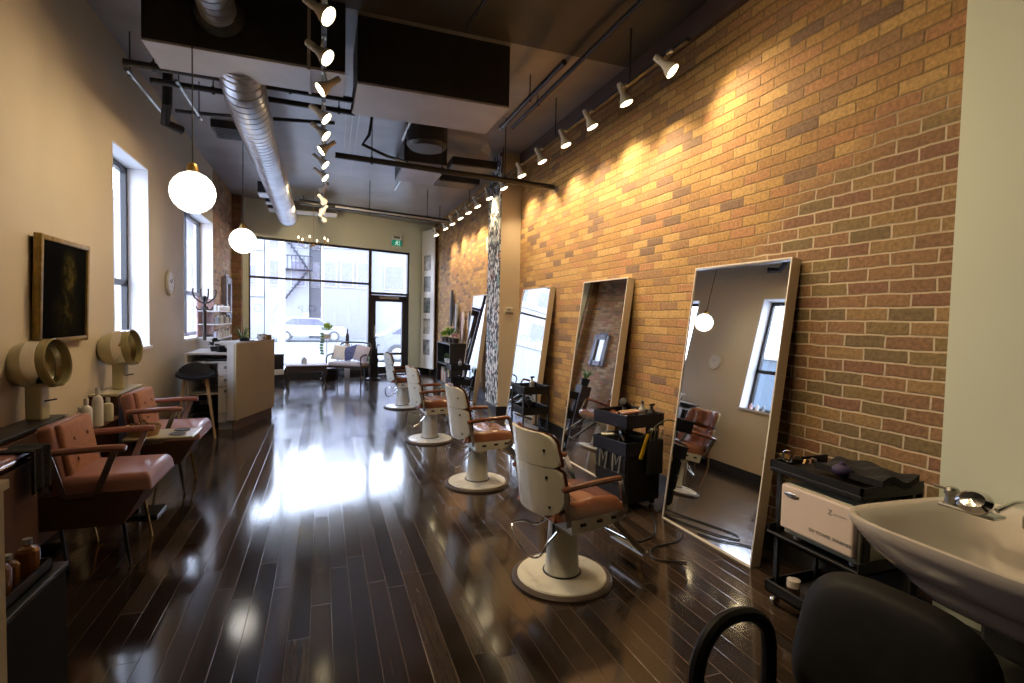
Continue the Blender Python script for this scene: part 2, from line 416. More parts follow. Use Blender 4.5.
M['hood'] = pm('hood_cream', (.50, .47, .32), .3, var=.08, coat=.4)
M['smoke'] = pm('smoked_plastic', (.30, .26, .13), .15, var=.15, coat=.5)
M['por'] = pm('porcelain', (.62, .57, .53), .12, var=.06, scale=3, coat=.5)
M['porout'] = pm('porcelain_underside', (.42, .42, .46), .35, var=.08, scale=9, bump=.05)
M['vinylblk'] = pm('black_vinyl', (.008, .008, .009), .55, var=.2, scale=20, bump=.1, spec=.25)
M['towel'] = pm('black_towel', (.008, .008, .01), .95, var=.3, scale=60, bump=.5)
M['paper'] = pm('white_poster', (.78, .78, .76), .55, var=.02)
M['green'] = pm('leaf_green', (.09, .19, .035), .5, var=.5, scale=12)
M['limegreen'] = pm('lime_leaf', (.30, .42, .06), .5, var=.3, scale=12)
M['blue'] = pm('blue_cushion', (.11, .14, .32), .8, var=.3, scale=20)
M['lilac'] = pm('pale_cushion', (.55, .52, .62), .8, var=.1, scale=20)
M['yellow'] = pm('yellow_plastic', (.75, .52, .02), .4)
M['glassware'] = pm('bottle_white', (.70, .70, .68), .25, var=.1)
M['bottlegrey'] = pm('bottle_grey', (.25, .26, .27), .3, var=.2)
M['amber'] = pm('amber_bottle', (.22, .08, .015), .12, var=.4, coat=.5)
M['exitg'] = emis('exit_green', (.01, .22, .14), .6, (.01, .2, .12))
M['exitw'] = emis('exit_pale', (.55, 1, .8), .7)
M['leafpaper'] = leafpaper_mat()
M['portrait'] = velvet_mat()
M['frost'] = pm('frosted_vinyl', (.45, .47, .5), .6)
M['etch'] = glass_mat('etched_film', (.88, .88, .9))
M['slate'] = pm('slate_frame', (.17, .17, .24), .5)
M['violet'] = pm('violet_cloth', (.025, .015, .07), .7)
M['pinkcloth'] = pm('dusty_pink_cloth', (.55, .36, .36), .8, var=.3, scale=20)

# ================================================================== SETTING
def struct(mb, name, mat, **k):
    o = mb.obj(name, mat, smooth=0, **k); o['kind'] = 'structure'; return o
struct(MB().box(XL-.3, XR+.3, -1.6, 14.6, -.1, 0), 'floor', M['floor'])
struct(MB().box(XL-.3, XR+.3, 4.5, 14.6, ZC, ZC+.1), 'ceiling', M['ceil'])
struct(MB().box(XL-.3, XR+.3, -1.6, 4.5, ZC, ZC+.1), 'ceiling_near_shaded', pm('ceiling_falloff_shade', (.05, .05, .053), .5, var=.3, scale=2.2, bump=.08))  # near ceiling coloured dark for the fall-off of daylight
struct(MB().box(XR, XR+.3, 1.5, 14.6, 0, ZC), 'wall_right', M['brick'])
struct(MB().box(2.6, XR+.3, -1.5, 1.515, 0, ZC), 'wall_right_near', M['sage'])
struct(MB().box(XL-.3, XR+.3, -1.6, -1.5, 0, ZC), 'wall_back', pm('back_wall_fill_cut', (.05, .048, .045), .6))  # unseen wall, colour darkened to cut bounced fill near the camera
SZ0, SZ1 = 1.12, 3.02
W1 = (5.70, 6.73); W2 = (8.25, 10.28)
mb = MB()
mb.box(XL-.3, XL, -1.5, W1[0], 0, ZC).box(XL-.3, XL, W1[1], W2[0], 0, ZC)
for w in (W1, W2): mb.box(XL-.3, XL, w[0], w[1], 0, SZ0).box(XL-.3, XL, w[0], w[1], SZ1, ZC)
struct(mb, 'wall_left', M['beige'])
mb = MB().box(XL-.3, XL, W2[1], 14.6, 0, ZC)
struct(mb, 'wall_left_far', M['brick_left'])
mb = MB()
for w in (W1, W2):
    mb.box(XL-.28, XL+.002, w[1]-.012, w[1]+.002, SZ0, SZ1).box(XL-.28, XL+.002, w[0]-.002, w[0]+.012, SZ0, SZ1)
    mb.box(XL-.28, XL+.002, w[0], w[1], SZ1-.012, SZ1+.002)
    mb.box(XL-.28, XL+.03, w[0]-.01, w[1]+.01, SZ0-.03, SZ0+.004)
struct(mb, 'trim_1', M['reveal'])
def side_window(i, w, vbars):
    mb = MB(); x0, x1 = XL-.235, XL-.185; t = .055
    mb.box(x0, x1, w[0]+.012, w[1]-.012, SZ0, SZ0+t).box(x0, x1, w[0]+.012, w[1]-.012, SZ1-t-.012, SZ1-.012)
    mb.box(x0, x1, w[0]+.012, w[0]+.012+t, SZ0, SZ1).box(x0, x1, w[1]-.012-t, w[1]-.012, SZ0, SZ1)
    mb.box(x0, x1, w[0], w[1], 1.76, 1.82)
    for y in vbars: mb.box(x0, x1, y-.03, y+.03, SZ0, SZ1)
    o = struct(mb, 'window_%d' % i, M['frame'])
    MB().box(XL-.215, XL-.209, w[0]+.02, w[1]-.02, SZ0+.02, SZ1-.02).obj('window_pane', M['glass'], o, 0)
side_window(1, W1, ()); side_window(2, W2, (9.27,))

# askew shop front
class FR:          # frame of the front wall: s runs along it, n points out to the street
    def __init__(s):
        s.M = Matrix.Translation((-1.5, 12.5, 0)) @ Matrix.Rotation(FA, 4, 'Z')
fM = FR().M
def fs(x): return (x+1.5)/math.cos(FA)      # world X -> distance along the front
S0, SP, SD, SE = fs(-1.49), fs(1.13), fs(2.15), fs(2.62)
mb = MB()
mb.box(-.4, S0, 0, .25, 0, ZC, M=fM).box(S0, SD, 0, .25, 3.16, ZC, M=fM).box(SD, SE+.5, 0, .25, 0, ZC, M=fM)
mb.box(S0, SP, .0, .25, 0, .09, M=fM)
struct(mb, 'wall_front', M['sage'])
struct(MB().box(XL-.1, -1.60, 12.3, 12.56, 0, ZC), 'wall_front_pier', M['brick_pier'])
struct(MB().box(S0, SP, -.03, .2, .0, .16, M=fM), 'baseboard_front', M['basebd'])
mb = MB(); t = .05
mb.box(S0, SD, .06, .12, 3.16-t, 3.16, M=fM).box(S0, S0+t, .06, .12, .16, 3.16, M=fM)
mb.box(S0, SP, .06, .12, 2.26, 2.31, M=fM).box(S0, SP, .04, .14, .16, .23, M=fM).box(SP-.04, SP+.04, .05, .13, 0, 3.16, M=fM)
mb.box(SD-.05, SD, .05, .13, 0, 3.16, M=fM).box(SP, SD, .05, .13, 2.03, 2.09, M=fM)
o = struct(mb, 'window_3', M['frame'])
MB().box(S0, SP, .088, .094, .2, 3.13, M=fM).obj('window_pane', M['glass'], o, 0)
MB().box(SP, SD, .088, .094, 2.06, 3.13, M=fM).obj('transom_pane', M['glass'], o, 0)
# door leaf
mb = MB(); a, b = SP+.045, SD-.055
mb.box(a, a+.12, .06, .11, .01, 2.02, M=fM).box(b-.13, b, .06, .11, .01, 2.02, M=fM)
mb.box(a, b, .06, .11, 1.86, 2.02, M=fM).box(a, b, .06, .11, .01, .2, M=fM).box(a, b, .06, .11, .49, .55, M=fM)
door = struct(mb, 'door_1', M['frame'])
MB().box(a+.05, b-.05, .083, .088, .1, 1.95, M=fM).obj('door_pane', M['glass'], door, 0)
MB().box(a+.2, b-.25, -.0, .05, 1.93, 1.99, .01, M=fM).bar(fM @ Vector((b-.3, .02, 1.99)), fM @ Vector((a+.25, -.12, 2.0)), .02, .01).obj('door_closer', M['steel'], door)
MB().tube([fM @ Vector(p) for p in ((a+.06, .05, .95), (a+.06, -.01, .95), (a+.06, -.01, 1.25), (a+.06, .05, 1.25))], .012).obj('door_handle', M['chrome'], door)
# frosted lettering on the glass, read from inside (mirrored)
txt = thing('window_lettering', 'pale outlined lettering on the big shop window glass', 'lettering')
for body, s_, z_, sz in (('D', fs(-1.30), 1.6, .30), ('V', fs(-.92), 1.62, .36), ('P', fs(-.44), 1.6, .28), ('O', fs(-.2), 1.62, .30), ('O', fs(-.2), 1.62, .16)):
    T = fM @ Matrix.Translation((s_, .075, z_)) @ Matrix.Rotation(PI/2, 4, 'X') @ Matrix.Diagonal((-1, 1, 1, 1))
    if body == 'V': T = T @ Matrix.Rotation(PI, 4, 'Z')
    text(body, 'letter', M['etch'], txt, sz*.85, T)
# pier on the brick wall with leaf wallpaper
struct(MB().box(2.49, XR+.01, 7.43, 8.03, 0, ZC), 'trim_2', M['pier'])
struct(MB().box(2.478, 2.492, 7.44, 8.04, .16, ZC), 'trim_3', M['leafpaper'])
# baseboards
struct(MB().box(XR-.02, XR, 1.5, 7.43, 0, .17).box(2.47, XR, 7.41, 7.43, 0, .17).box(2.46, 2.48, 7.41, 8.05, 0, .17).box(XR-.02, XR, 8.04, 13.9, 0, .17), 'baseboard_right', M['basebd'])
struct(MB().box(XL, XL+.018, -1.5, 12.3, 0, .14), 'baseboard_left', M['basebd'])
struct(MB().box(SD+.02, SE+.1, -.02, 0, 0, .14, M=fM), 'baseboard_front_side', M['basebd'])
# brown timber ledge along the top of the brick wall
struct(MB().box(XR-.05, XR, 1.52, 7.4, 3.76, ZC), 'trim_4', pm('dull_brown_paint', (.10, .06, .05), .6))

# ================================================================== BARBER CHAIRS
def make_barber_chair():
    t = thing('barber_chair', '', 'chair')
    MB().lathe([(0, .012), (.262, .012), (.262, .02), (.255, .03), (.1, .042), (0, .042)], 48).obj('base_plate', M['shell'], t)
    MB().lathe([(.255, 0), (.292, 0), (.292, .012), (.28, .022), (.262, .024), (.255, .02)], 48).obj('base_rim', M['rubber'], t)
    c = MB().lathe([(0, .036), (.104, .036), (.104, .05), (.098, .06), (.082, .36), (0, .36)], 32).obj('column', M['shell'], t)
    MB().lathe([(.1, .036), (.112, .036), (.112, .046), (.1, .048)], 32).obj('column_ring', M['black'], c)
    MB().box(-.088, -.078, -.035, -.018, .27, .345, .004).obj('lever_slot', M['black'], c)
    # underframe: tapered tray
    mb = MB()
    def tray(u, v):
        return
    mb.prism([(-.09, .345), (.16, .36), (.27, .395), (.27, .435), (-.10, .425)], -.225, .225)
    u_ = mb.obj('underframe', M['shell'], t)
    for s_ in (-1, 1):
        for x in (-.02, .09, .19): MB().box(x-.02, x+.02, .2255*s_-.003, .2255*s_+.003, .385+x*.05, .403+x*.05, .002).obj('slot', M['black'], u_)
    # seat cushion, domed
    def seat(u, v):
        x = -.2+.49*u; y = -.225+.45*v
        e = min(1, min(u, 1-u)*9, min(v, 1-v)*9); e = math.sin(e*PI/2)
        ridge = .006*math.sin(u*PI*4)
        return (x, y, .43+.085*e*(1-.1*u)+ridge*e)
    MB().grid(seat, 24, 18).grid(lambda u, v: (-.2+.49*u, -.225+.45*v, .43), 1, 1).obj('seat', M['leather'], t, 60)
    # two curved shells
    def shell(z0, z1, name, depth=.10, tilt=.14, wb=.25, wt=.235, rb=.12, rt=.05):
        def prof(u, v, off):
            z = z0+(z1-z0)*v; h = z1-z0
            w = wb+(wt-wb)*v
            # rounded corners narrow the shell at its ends
            dz0, dz1 = (z-z0), (z1-z); k = 0
            if dz0 < rb: k = max(k, rb-math.sqrt(max(0, rb*rb-(rb-dz0)**2)))
            if dz1 < rt: k = max(k, rt-math.sqrt(max(0, rt*rt-(rt-dz1)**2)))
            w = max(.02, w-k)
            y = (-1+2*u)*w
            x = -.24-tilt*(z-.45)+depth*(abs(y)/.25)**2.2+off
            return (x, y, z)
        s_ = MB().grid(lambda u, v: prof(u, v, 0), 20, 14, thick=(.022, 0, 0)).obj(name, M['shell'], t, 50)
        # upholstered inner pad
        def pad(u, v):
            p = prof(u, v, .0225); e = min(1, min(u, 1-u)*9, min(v, 1-v)*8); zc = (z0+z1)/2
            return (p[0]+.012+.04*math.sin(max(0, e)*PI/2), p[1]*1.03, zc+(p[2]-zc)*1.06)
        MB().grid(pad, 20, 14).grid(lambda u, v: (prof(u, v, .0225)[0], prof(u, v, 0)[1]*1.03, (z0+z1)/2+(prof(u, v, 0)[2]-(z0+z1)/2)*1.06), 20, 14).obj(name.replace('shell', 'pad'), M['leather'], t, 60)
        for y in (-.17, .17):
            for z in ((z0+.06, z1-.05) if z1-z0 > .22 else ((z0+z1)/2,)):
                x = -.24-tilt*(z-.45)+depth*(abs(y)/.25)**2.2
                MB().lathe([(0, -.006), (.006, -.006), (.008, 0), (.008, .004), (0, .004)], 10, Matrix.Translation((x, y, z)) @ Matrix.Rotation(PI/2, 4, 'Y')).obj('bolt', M['black'], s_)
    shell(.44, .715, 'lower_back_shell', rb=.13, rt=.03)
    shell(.72, .90, 'upper_back_shell', wb=.235, wt=.215, rb=.03, rt=.06)
    for s_ in (-1, 1):
        a = MB().tube(smooth_path([(-.19, s_*.268, .615), (-.05, s_*.278, .632), (.12, s_*.276, .64), (.19, s_*.27, .637)], 5), [.014]+[.017]*14+[.015], 8).obj('armrest', M['leather'], t)
        MB().bar((.19, s_*.27, .63), (.255, s_*.245, .44), .03, .007, up=(0, 1, 0)).bar((.255, s_*.245, .44), (.2, s_*.235, .40), .03, .007, up=(0, 1, 0)).obj('front_arm_support', M['chrome'], t)
        MB().bar((-.17, s_*.27, .61), (-.12, s_*.236, .40), .028, .007, up=(0, 1, 0)).obj('rear_arm_support', M['chrome'], t)
    # pump lever wire loop behind
    MB().tube(smooth_path([(-.02, .075, .355), (-.11, .10, .30), (-.17, .15, .31), (-.24, .17, .30), (-.26, .10, .25), (-.245, -.02, .19), (-.20, -.07, .19), (-.13, -.045, .24), (-.08, -.06, .30), (-.03, -.05, .35)], 6), .0065, 8).obj('pump_lever', M['chrome'], t)
    fr = MB()
    for s_ in (-1, 1): fr.bar((.2, s_*.15, .39), (.5, s_*.14, .10), .032, .012, up=(0, 1, 0))
    fr.bar((.5, -.155, .10), (.5, .155, .10), .05, .014)
    f = fr.obj('footrest', M['steel'], t)
    for s_ in (-1, 1): MB().tube([(.1, s_*.1, .36), (.38, s_*.12, .2)], .006).obj('stay_rod', M['chrome'], f)
    return t
c0 = make_barber_chair()
CH = [(1.32, 2.70, .14, 'ivory backed barber chair with tan leather seat standing closest to the shampoo sink'),
      (1.33, 4.51, .05, 'ivory backed barber chair with tan seat, second from the shampoo sink'),
      (1.24, 6.27, .02, 'ivory barber chair with tan seat, third from the shampoo sink'),
      (1.24, 8.68, .0, 'ivory barber chair nearest the glass shop door, its base disc lit by daylight')]
for i, (x, y, r, lab) in enumerate(CH):
    if i == 0:
        c0.location = (x, y, 0); c0.rotation_euler = (0, 0, r); c0['label'] = lab; c0['group'] = 'barber chairs in front of the wall mirrors'
    else: dup(c0, None, (x, y, 0), r, lab)

# ================================================================== LEANING MIRRORS
def leaning_mirror(y0, y1, label):
    # face bottom at X 2.47, top at X 2.70, resting on the floor and against the wall
    t = thing('leaning_mirror', label, 'mirror', (2.47, (y0+y1)/2, 0), .028, 'tall framed mirrors leaning on the brick wall')
    h, w = 1.93, (y1-y0)/2; a = math.atan2(.235, 1.915)
    R = Matrix.Rotation(a, 4, 'Y'); d = .075; e = .011
    mb = MB()
    mb.box(0, d, -w, -w+e, 0, h, M=R).box(0, d, w-e, w, 0, h, M=R).box(0, d, -w+e, w-e, 0, e, M=R).box(0, d, -w+e, w-e, h-e, h, M=R)
    mb.box(d-.012, d, -w+e, w-e, e, h-e, M=R)
    mb.obj('frame', M['mframe'], t, 0)
    MB().box(.004, .012, -w+e, w-e, e, h-e, M=R).obj('mirror_glass', M['mirror'], t, 0)
    mb = MB()
    for yy in (-w+.003, w-.003): mb.box(-.003, 0, yy-.003, yy+.003, 0, h, M=R)
    for zz in (.003, h-.003): mb.box(-.003, 0, -w, w, zz-.003, zz+.003, M=R)
    mb.obj('bright_lip', M['whitelam'], t, 0, label='thin pale lip around the glass')
leaning_mirror(2.45, 3.31, 'tall leaning mirror beside the towel warmer cart, largest in view')
leaning_mirror(4.29, 5.14, 'tall leaning mirror reflecting the old brick wall with a slate framed mirror')
leaning_mirror(6.09, 6.99, 'tall leaning mirror beside the leaf papered pier, on its sink side')
leaning_mirror(8.80, 9.62, 'tall leaning mirror between the black bookcase and the papered pier')

# ================================================================== TRACK LIGHTING
SPOT_W = 95
def lamp_head(loc, aim, label, group, parent_drop=.13, power=SPOT_W, lit=True):
    t = thing('track_spotlight', label, 'lamp', loc, 0, group)
    d = Vector(aim).normalized(); q = d.to_track_quat('-Z', 'Y').to_matrix().to_4x4()
    # local: bulb faces -Z
    MB().lathe([(0, .15), (.021, .15), (.024, .145), (.024, .06), (.03, .045), (.034, .03), (.05, .0), (.058, -.035), (.054, -.035), (.045, -.004), (.0, .0)], 24, q).obj('shade', M['lamp'], t)
    m_ = MB()
    for k in range(3): m_.lathe([(.0245, .075+k*.022), (.0265, .078+k*.022), (.0265, .082+k*.022), (.0245, .085+k*.022)], 20, q)
    m_.obj('cooling_rings', M['lamp'], t)
    MB().lathe([(0, -.044), (.02, -.042), (.04, -.036), (.050, -.026), (.048, -.02), (0, -.015)], 24, q).obj('bulb', M['bulb'] if lit else M['lamp'], t)
    e = q @ Vector((0, 0, .05))
    MB().tube([e, (e.x*.5, e.y*.5, .06), (0, 0, parent_drop)], .006, 6).box(-.015, .015, -.03, .03, parent_drop-.02, parent_drop, .004).obj('bracket', M['steel'], t)
    if lit:
        l = bpy.data.lights.new('spot', 'SPOT'); l.energy = power; l.color = (1, .74, .42); l.spot_size = math.radians(112); l.spot_blend = 1; l.shadow_soft_size = .035
        o = bpy.data.objects.new('spot_beam', l); COL.objects.link(o); o.parent = t; o.matrix_local = Matrix.Translation(d*.06) @ q
    return t
def rail(name, x, y0, y1, z, label, drops):
    t = thing(name, label, 'light track', (x, y0, z))
    MB().box(-.018, .018, 0, y1-y0, -.012, .012).obj('rail', M['black'], t, 0)
    for y in drops: MB().tube([(0, y-y0, 0), (0, y-y0, ZC-z)], .007, 6).obj('hanger', M['black'], t)
rail('lighting_track', 2.42, 3.15, 12.2, 3.50, 'black lighting track hung along the top of the brick wall', (3.9, 5.4, 7.2, 9, 11.5))
rail('lighting_track', .0, 1.2, 11.3, 3.37, 'black lighting track hung down the middle of the ceiling', (2.3, 4.0, 6, 8, 10))
YR = [3.33, 3.93, 4.53, 5.10, 5.74, 6.40, 7.12, 7.79, 8.45, 9.03, 9.6, 10.24, 10.86, 11.78]
nm = 'white spotlights on the brick wall track'
for i, y in enumerate(YR):
    k = (.42, -.2, -.92) if i % 2 == 0 else (.32, -.2, -.95)
    if i == 0: k = (.5, -.5, -.7)
    w = ['first', 'second', 'third', 'fourth', 'fifth', 'sixth', 'seventh', 'eighth', 'ninth', 'tenth', 'eleventh', 'twelfth', 'thirteenth', 'fourteenth', 'fifteenth', 'sixteenth'][i]
    lamp_head((2.40, y, 3.37), k, 'white spotlight on the brick wall track, %s counted from above the sink' % w, nm, power=SPOT_W*(.6 if i == 0 else 1))
YC = [1.6, 2.5, 3.30, 3.82, 4.36, 4.98, 5.45, 5.95, 6.5, 7.1, 7.8, 8.6, 9.4, 10.2]
nm = 'white spotlights on the middle ceiling track'
for i, y in enumerate(YC):
    k = (.74, -.22, -.64) if i % 3 != 1 else (-.75, -.1, -.62)
    if i in (2, 3): k = (.72, -.34, -.6)
    if i in (0, 1): k = (.45, .45, -.75) if i == 0 else (.85, -.25, -.38)  # first two heads hang out of view, added as fill for the near end
    if i >= 10: k = (.35, .78, -.3) if i % 2 else (-.35, .8, -.3)
    w = ['first', 'second', 'third', 'fourth', 'fifth', 'sixth', 'seventh', 'eighth', 'ninth', 'tenth', 'eleventh', 'twelfth', 'thirteenth', 'fourteenth'][i]
    lamp_head((0, y, 3.24), k, 'white spotlight on the middle ceiling track, %s from the camera end' % w, nm, power=SPOT_W*.8)

# ================================================================== GLOBE PENDANTS
def globe(x, y, z, label):
    t = thing('globe_pendant', label, 'pendant lamp', (x, y, z), 0, 'opal globe pendants over the dryer side')
    MB().ball((0, 0, 0), .149, seg=40).obj('lamp_globe', M['globe'], t)
    MB().lathe([(0, .139), (.035, .139), (.04, .165), (.03, .2), (.012, .215), (0, .215)], 16).obj('fitting', M['brass'], t)
    MB().tube([(0, 0, .21), (0, 0, ZC-z)], .005, 6).obj('cord', M['black'], t)
    MB().lathe([(0, ZC-z-.03), (.05, ZC-z-.03), (.055, ZC-z), (0, ZC-z)], 16).obj('ceiling_rose', M['black'], t)
globe(-.89, 4.41, 2.365, 'glowing opal globe pendant hanging nearer the framed portrait')
globe(-.9, 7.04, 2.36, 'glowing opal globe pendant hanging near the reception desk')

# ================================================================== CEILING SERVICES
def duct_box(name, label, x0, x1, y0, y1, z0, seams):
    t = thing(name, label, 'duct', ((x0+x1)/2, (y0+y1)/2, z0))
    hx, hy = (x1-x0)/2, (y1-y0)/2
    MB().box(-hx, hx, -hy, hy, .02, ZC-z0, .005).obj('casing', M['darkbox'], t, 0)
    MB().box(-hx, hx, -hy, hy, 0, .02, .004).obj('underside', M['greyduct'], t, 0, label='underside with window light put into its grey colour')
    for s_ in seams: MB().box(s_-hx-.012, s_-hx+.012, -hy-.01, hy+.01, -.012, ZC-z0-.05).obj('seam_flange', M['greyduct'], t, 0)
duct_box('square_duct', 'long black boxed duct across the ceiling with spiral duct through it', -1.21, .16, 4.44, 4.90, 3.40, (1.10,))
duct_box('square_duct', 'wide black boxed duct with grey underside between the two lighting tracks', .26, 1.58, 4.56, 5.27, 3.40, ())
# spiral duct
def spiral(name, label, pts, r, flange=None):
    t = thing(name, label, 'duct', pts[0]); p0 = Vector(pts[0])
    pth = [Vector(p)-p0 for p in pts]
    dense = []; rr = []
    for i in range(len(pth)-1):           # a folded seam every 11 cm or so
        a, b = pth[i], pth[i+1]; L = (b-a).length; k = max(1, round(L/.11)); q = min(.009/(L/k), .3)
        for j in range(k):
            for f, d_ in ((0, 0), (.5-q, 0), (.5-q*.35, -.012), (.5+q*.35, -.012), (.5+q, 0)):
                dense.append(a.lerp(b, (j+f)/k)); rr.append(r+d_)
    dense.append(pth[-1]); rr.append(r)
    MB().tube(dense, rr, 32).obj('duct_run', M['spiral'], t, 25)
    return t
sp_ = spiral('spiral_duct', 'silver spiral duct running from the boxed duct to the shop window', smooth_path([(-.645, 4.84, 3.54), (-.645, 5.1, 3.44), (-.645, 5.5, 3.40), (-.645, 6.0, 3.39)], 4)+[(-.645, 11.2, 3.39)], .175)
MB().lathe([(.175, 0), (.184, .01), (.15, .04), (0, .05)], 28, Matrix.Translation((0, 6.36, -.15)) @ Matrix.Rotation(-PI/2, 4, 'X')).obj('end_cap', M['spiral'], sp_)
s2 = spiral('spiral_duct', 'short silver spiral duct with elbow entering the boxed duct from camera side', smooth_path([(-.72, 1.2, 3.68), (-.72, 3.4, 3.68), (-.72, 4.2, 3.68), (-.72, 4.44, 3.66)], 6), .125)
MB().lathe([(.125, 0), (.155, .02), (.17, .08), (.0, .08)], 28, Matrix.Translation((0, 3.15, 0)) @ Matrix.Rotation(-PI/2, 4, 'X')).obj('collar', M['darkbox'], s2)
# small diffusers hanging beside spiral duct
def diffuser(x0, x1, y0, y1, z, label):
    t = thing('air_diffuser', label, 'vent', ((x0+x1)/2, (y0+y1)/2, z)); hx, hy = (x1-x0)/2, (y1-y0)/2
    MB().box(-hx, hx, -hy, hy, .02, .2, .006).obj('plenum', M['darkbox'], t, 0)
    m_ = MB().box(-hx, hx, -hy, hy, 0, .02, .004)
    m_.obj('face_plate', M['whitelam'], t, 0)
    MB().box(-.012, .012, -.012, .012, .2, ZC-z).obj('hanger', M['black'], t, 0)
diffuser(-1.03, -.825, 9.75, 10.1, 3.50, 'black box vent with white face nearest along the spiral duct')
diffuser(-.98, -.825, 10.5, 10.7, 3.50, 'thin black box vent between two others beside the spiral duct')
diffuser(-1.04, .27, 11.6, 12.0, 3.59, 'wide black box vent with white face close to the shop window')
t = thing('ceiling_grille', 'small square black grille on the ceiling beside the spiral duct', 'vent', (-1.17, 7.9, ZC-.10))
MB().box(-.18, .18, -.24, .24, 0, .10, .005).obj('frame', M['darkbox'], t, 0)
m_ = MB()
for k in range(7): m_.box(-.15, .15, -.2+k*.06, -.18+k*.06, -.006, .004)
m_.obj('slats', M['black'], t, 0)
def pipe(label, pts, r, mat='black', clamps=(), name='ceiling_pipe', cat='pipe'):
    t = thing(name, label, cat, pts[0]); p0 = Vector(pts[0])
    MB().tube([Vector(p)-p0 for p in pts], r, 10).obj('pipe_run', M[mat], t)
    for c in clamps:
        c = Vector(c)-p0
        MB().tube([c, (c.x, c.y, ZC-p0.z)], .006, 6).lathe([(r+.012, -.012), (r+.012, .012)], 10, Matrix.Translation(c) @ Matrix.Rotation(PI/2, 4, 'Y')).obj('hanger', M['black'], t)
pipe('thick black pipe just behind the long boxed duct, nearer the camera of two', [(-1.62, 5.47, 3.63), (.27, 5.53, 3.63)], .03, clamps=((-1.4, 5.475, 3.63), (-.3, 5.51, 3.63)))
pipe('thick black pipe running parallel behind the first, above the spiral duct', [(-1.51, 5.80, 3.63), (.27, 5.86, 3.63), (.32, 5.86, 3.93)], .028, clamps=((-1.0, 5.82, 3.63), (0.15, 5.855, 3.63)))
pipe('thin black conduit crossing under the ceiling behind the boxed ducts', [(-.5, 6.0, 3.68), (.32, 6.05, 3.68)], .014)
pipe('short black pipe low behind the spiral duct near the strut rack', [(-1.5, 6.65, 3.66), (-1.15, 6.62, 3.66), (.12, 6.4, 3.68)], .02)
pipe('fat black drop pipe with a bend beside the beige wall', [(-1.44, 6.1, 3.92), (-1.46, 6.15, 3.55), (-1.52, 6.32, 3.42), (-1.40, 6.45, 3.40)], .045)
pipe('slanted grey strut hanging off the pipes beside the beige wall', [(-1.61, 5.5, 3.585), (-1.60, 6.85, 3.585)], .018, 'steel', ((-1.61, 5.6, 3.585), (-1.6, 6.6, 3.585)))
pipe('slanted grey strut between the beige wall and the spiral duct', [(-1.26, 5.6, 3.59), (-1.25, 6.6, 3.59)], .016, 'steel', ((-1.26, 5.7, 3.59), (-1.25, 6.5, 3.59)))
pipe('long black bar crossing from the middle track to the brick wall', [(.12, 5.97, 3.2), (2.78, 6.24, 3.2)], .032, clamps=((.5, 6.01, 3.2), (1.3, 6.09, 3.2), (2.1, 6.17, 3.2)))
pipe('long black pipe crossing the ceiling closest to the shop window', [(-.38, 9.65, 3.4), (.03, 9.75, 3.4), (2.35, 10.3, 3.4)], .045, clamps=((.8, 9.96, 3.4), (1.9, 10.2, 3.4)))
pipe('slim pale pipe running beside the far black pipe by the window', [(.2, 9.60, 3.36), (2.3, 10.1, 3.36)], .016, 'greyduct')
pipe('black curved cable hanging from the ceiling near the far bar', [(.55, 6.5, 3.92), (.5, 6.4, 3.6), (.42, 6.3, 3.45), (.7, 6.3, 3.35), (.9, 6.1, 3.25)], .018, name='ceiling_cable', cat='cable')
pipe('slanted silver conduit on the ceiling between track and pillar', [(1.0, 5.6, 3.9), (1.0, 7.2, 3.86)], .02, 'steel')
pipe('silver fluorescent style tube on the ceiling near the far black pipe', [(1.25, 8.0, 3.82), (1.22, 9.7, 3.78)], .028, 'steel')
pipe('dark grey pipe along the ceiling beside the brick wall track', [(2.2, 2.2, 3.86), (2.2, 6.2, 3.86)], .022, 'darkbox', ((2.2, 3.2, 3.86), (2.2, 5.4, 3.86)))
pipe('dark grey pipe along the ceiling between wide boxed duct and brick wall', [(1.95, 4.2, 3.72), (1.95, 5.9, 3.72)], .025, 'darkbox', ((1.95, 5.0, 3.72),))
pipe('slim grey conduit above the camera leading to the wide boxed duct', [(1.25, 1.8, 3.86), (1.1, 4.3, 3.86)], .02, 'darkbox')
for k, (dx, dy) in enumerate(((.22, 6.2), (.30, 6.9), (.38, 7.6))):
    pipe('thin pale ceiling wire, %s one away from the middle track' % ORD[k], [(dx, 5.5, 3.86), (dx+.05, dy+1.5, 3.80)], .006, 'steel', name='ceiling_wire', cat='wire')
# cassette unit on the ceiling
t = thing('air_unit', 'white ceiling air unit with long black side flaps near the papered pier', 'air conditioner', (1.35, 7.9, 3.60))
MB().box(-.30, .30, -.5, .5, .05, .35, .01).obj('unit_body', M['darkbox'], t, 0)
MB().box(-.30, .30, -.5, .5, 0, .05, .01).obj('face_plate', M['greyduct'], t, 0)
MB().box(.32, .98, -.75, -.35, .0, .12, .02).obj('flap', M['darkbox'], t, 0)
MB().box(.32, .98, .15, .55, .0, .12, .02).obj('flap', M['darkbox'], t, 0)
MB().lathe([(0, 0), (.22, 0), (.26, .05), (.26, .3), (0, .3)], 20, Matrix.Translation((-.1, -1.1, .05))).obj('round_plenum', M['darkbox'], t)
# dark beam seen at the top near the wide duct
struct(MB().box(.3, 1.9, 1.0, 2.9, 3.86, ZC), 'trim_5', M['darkbox'])

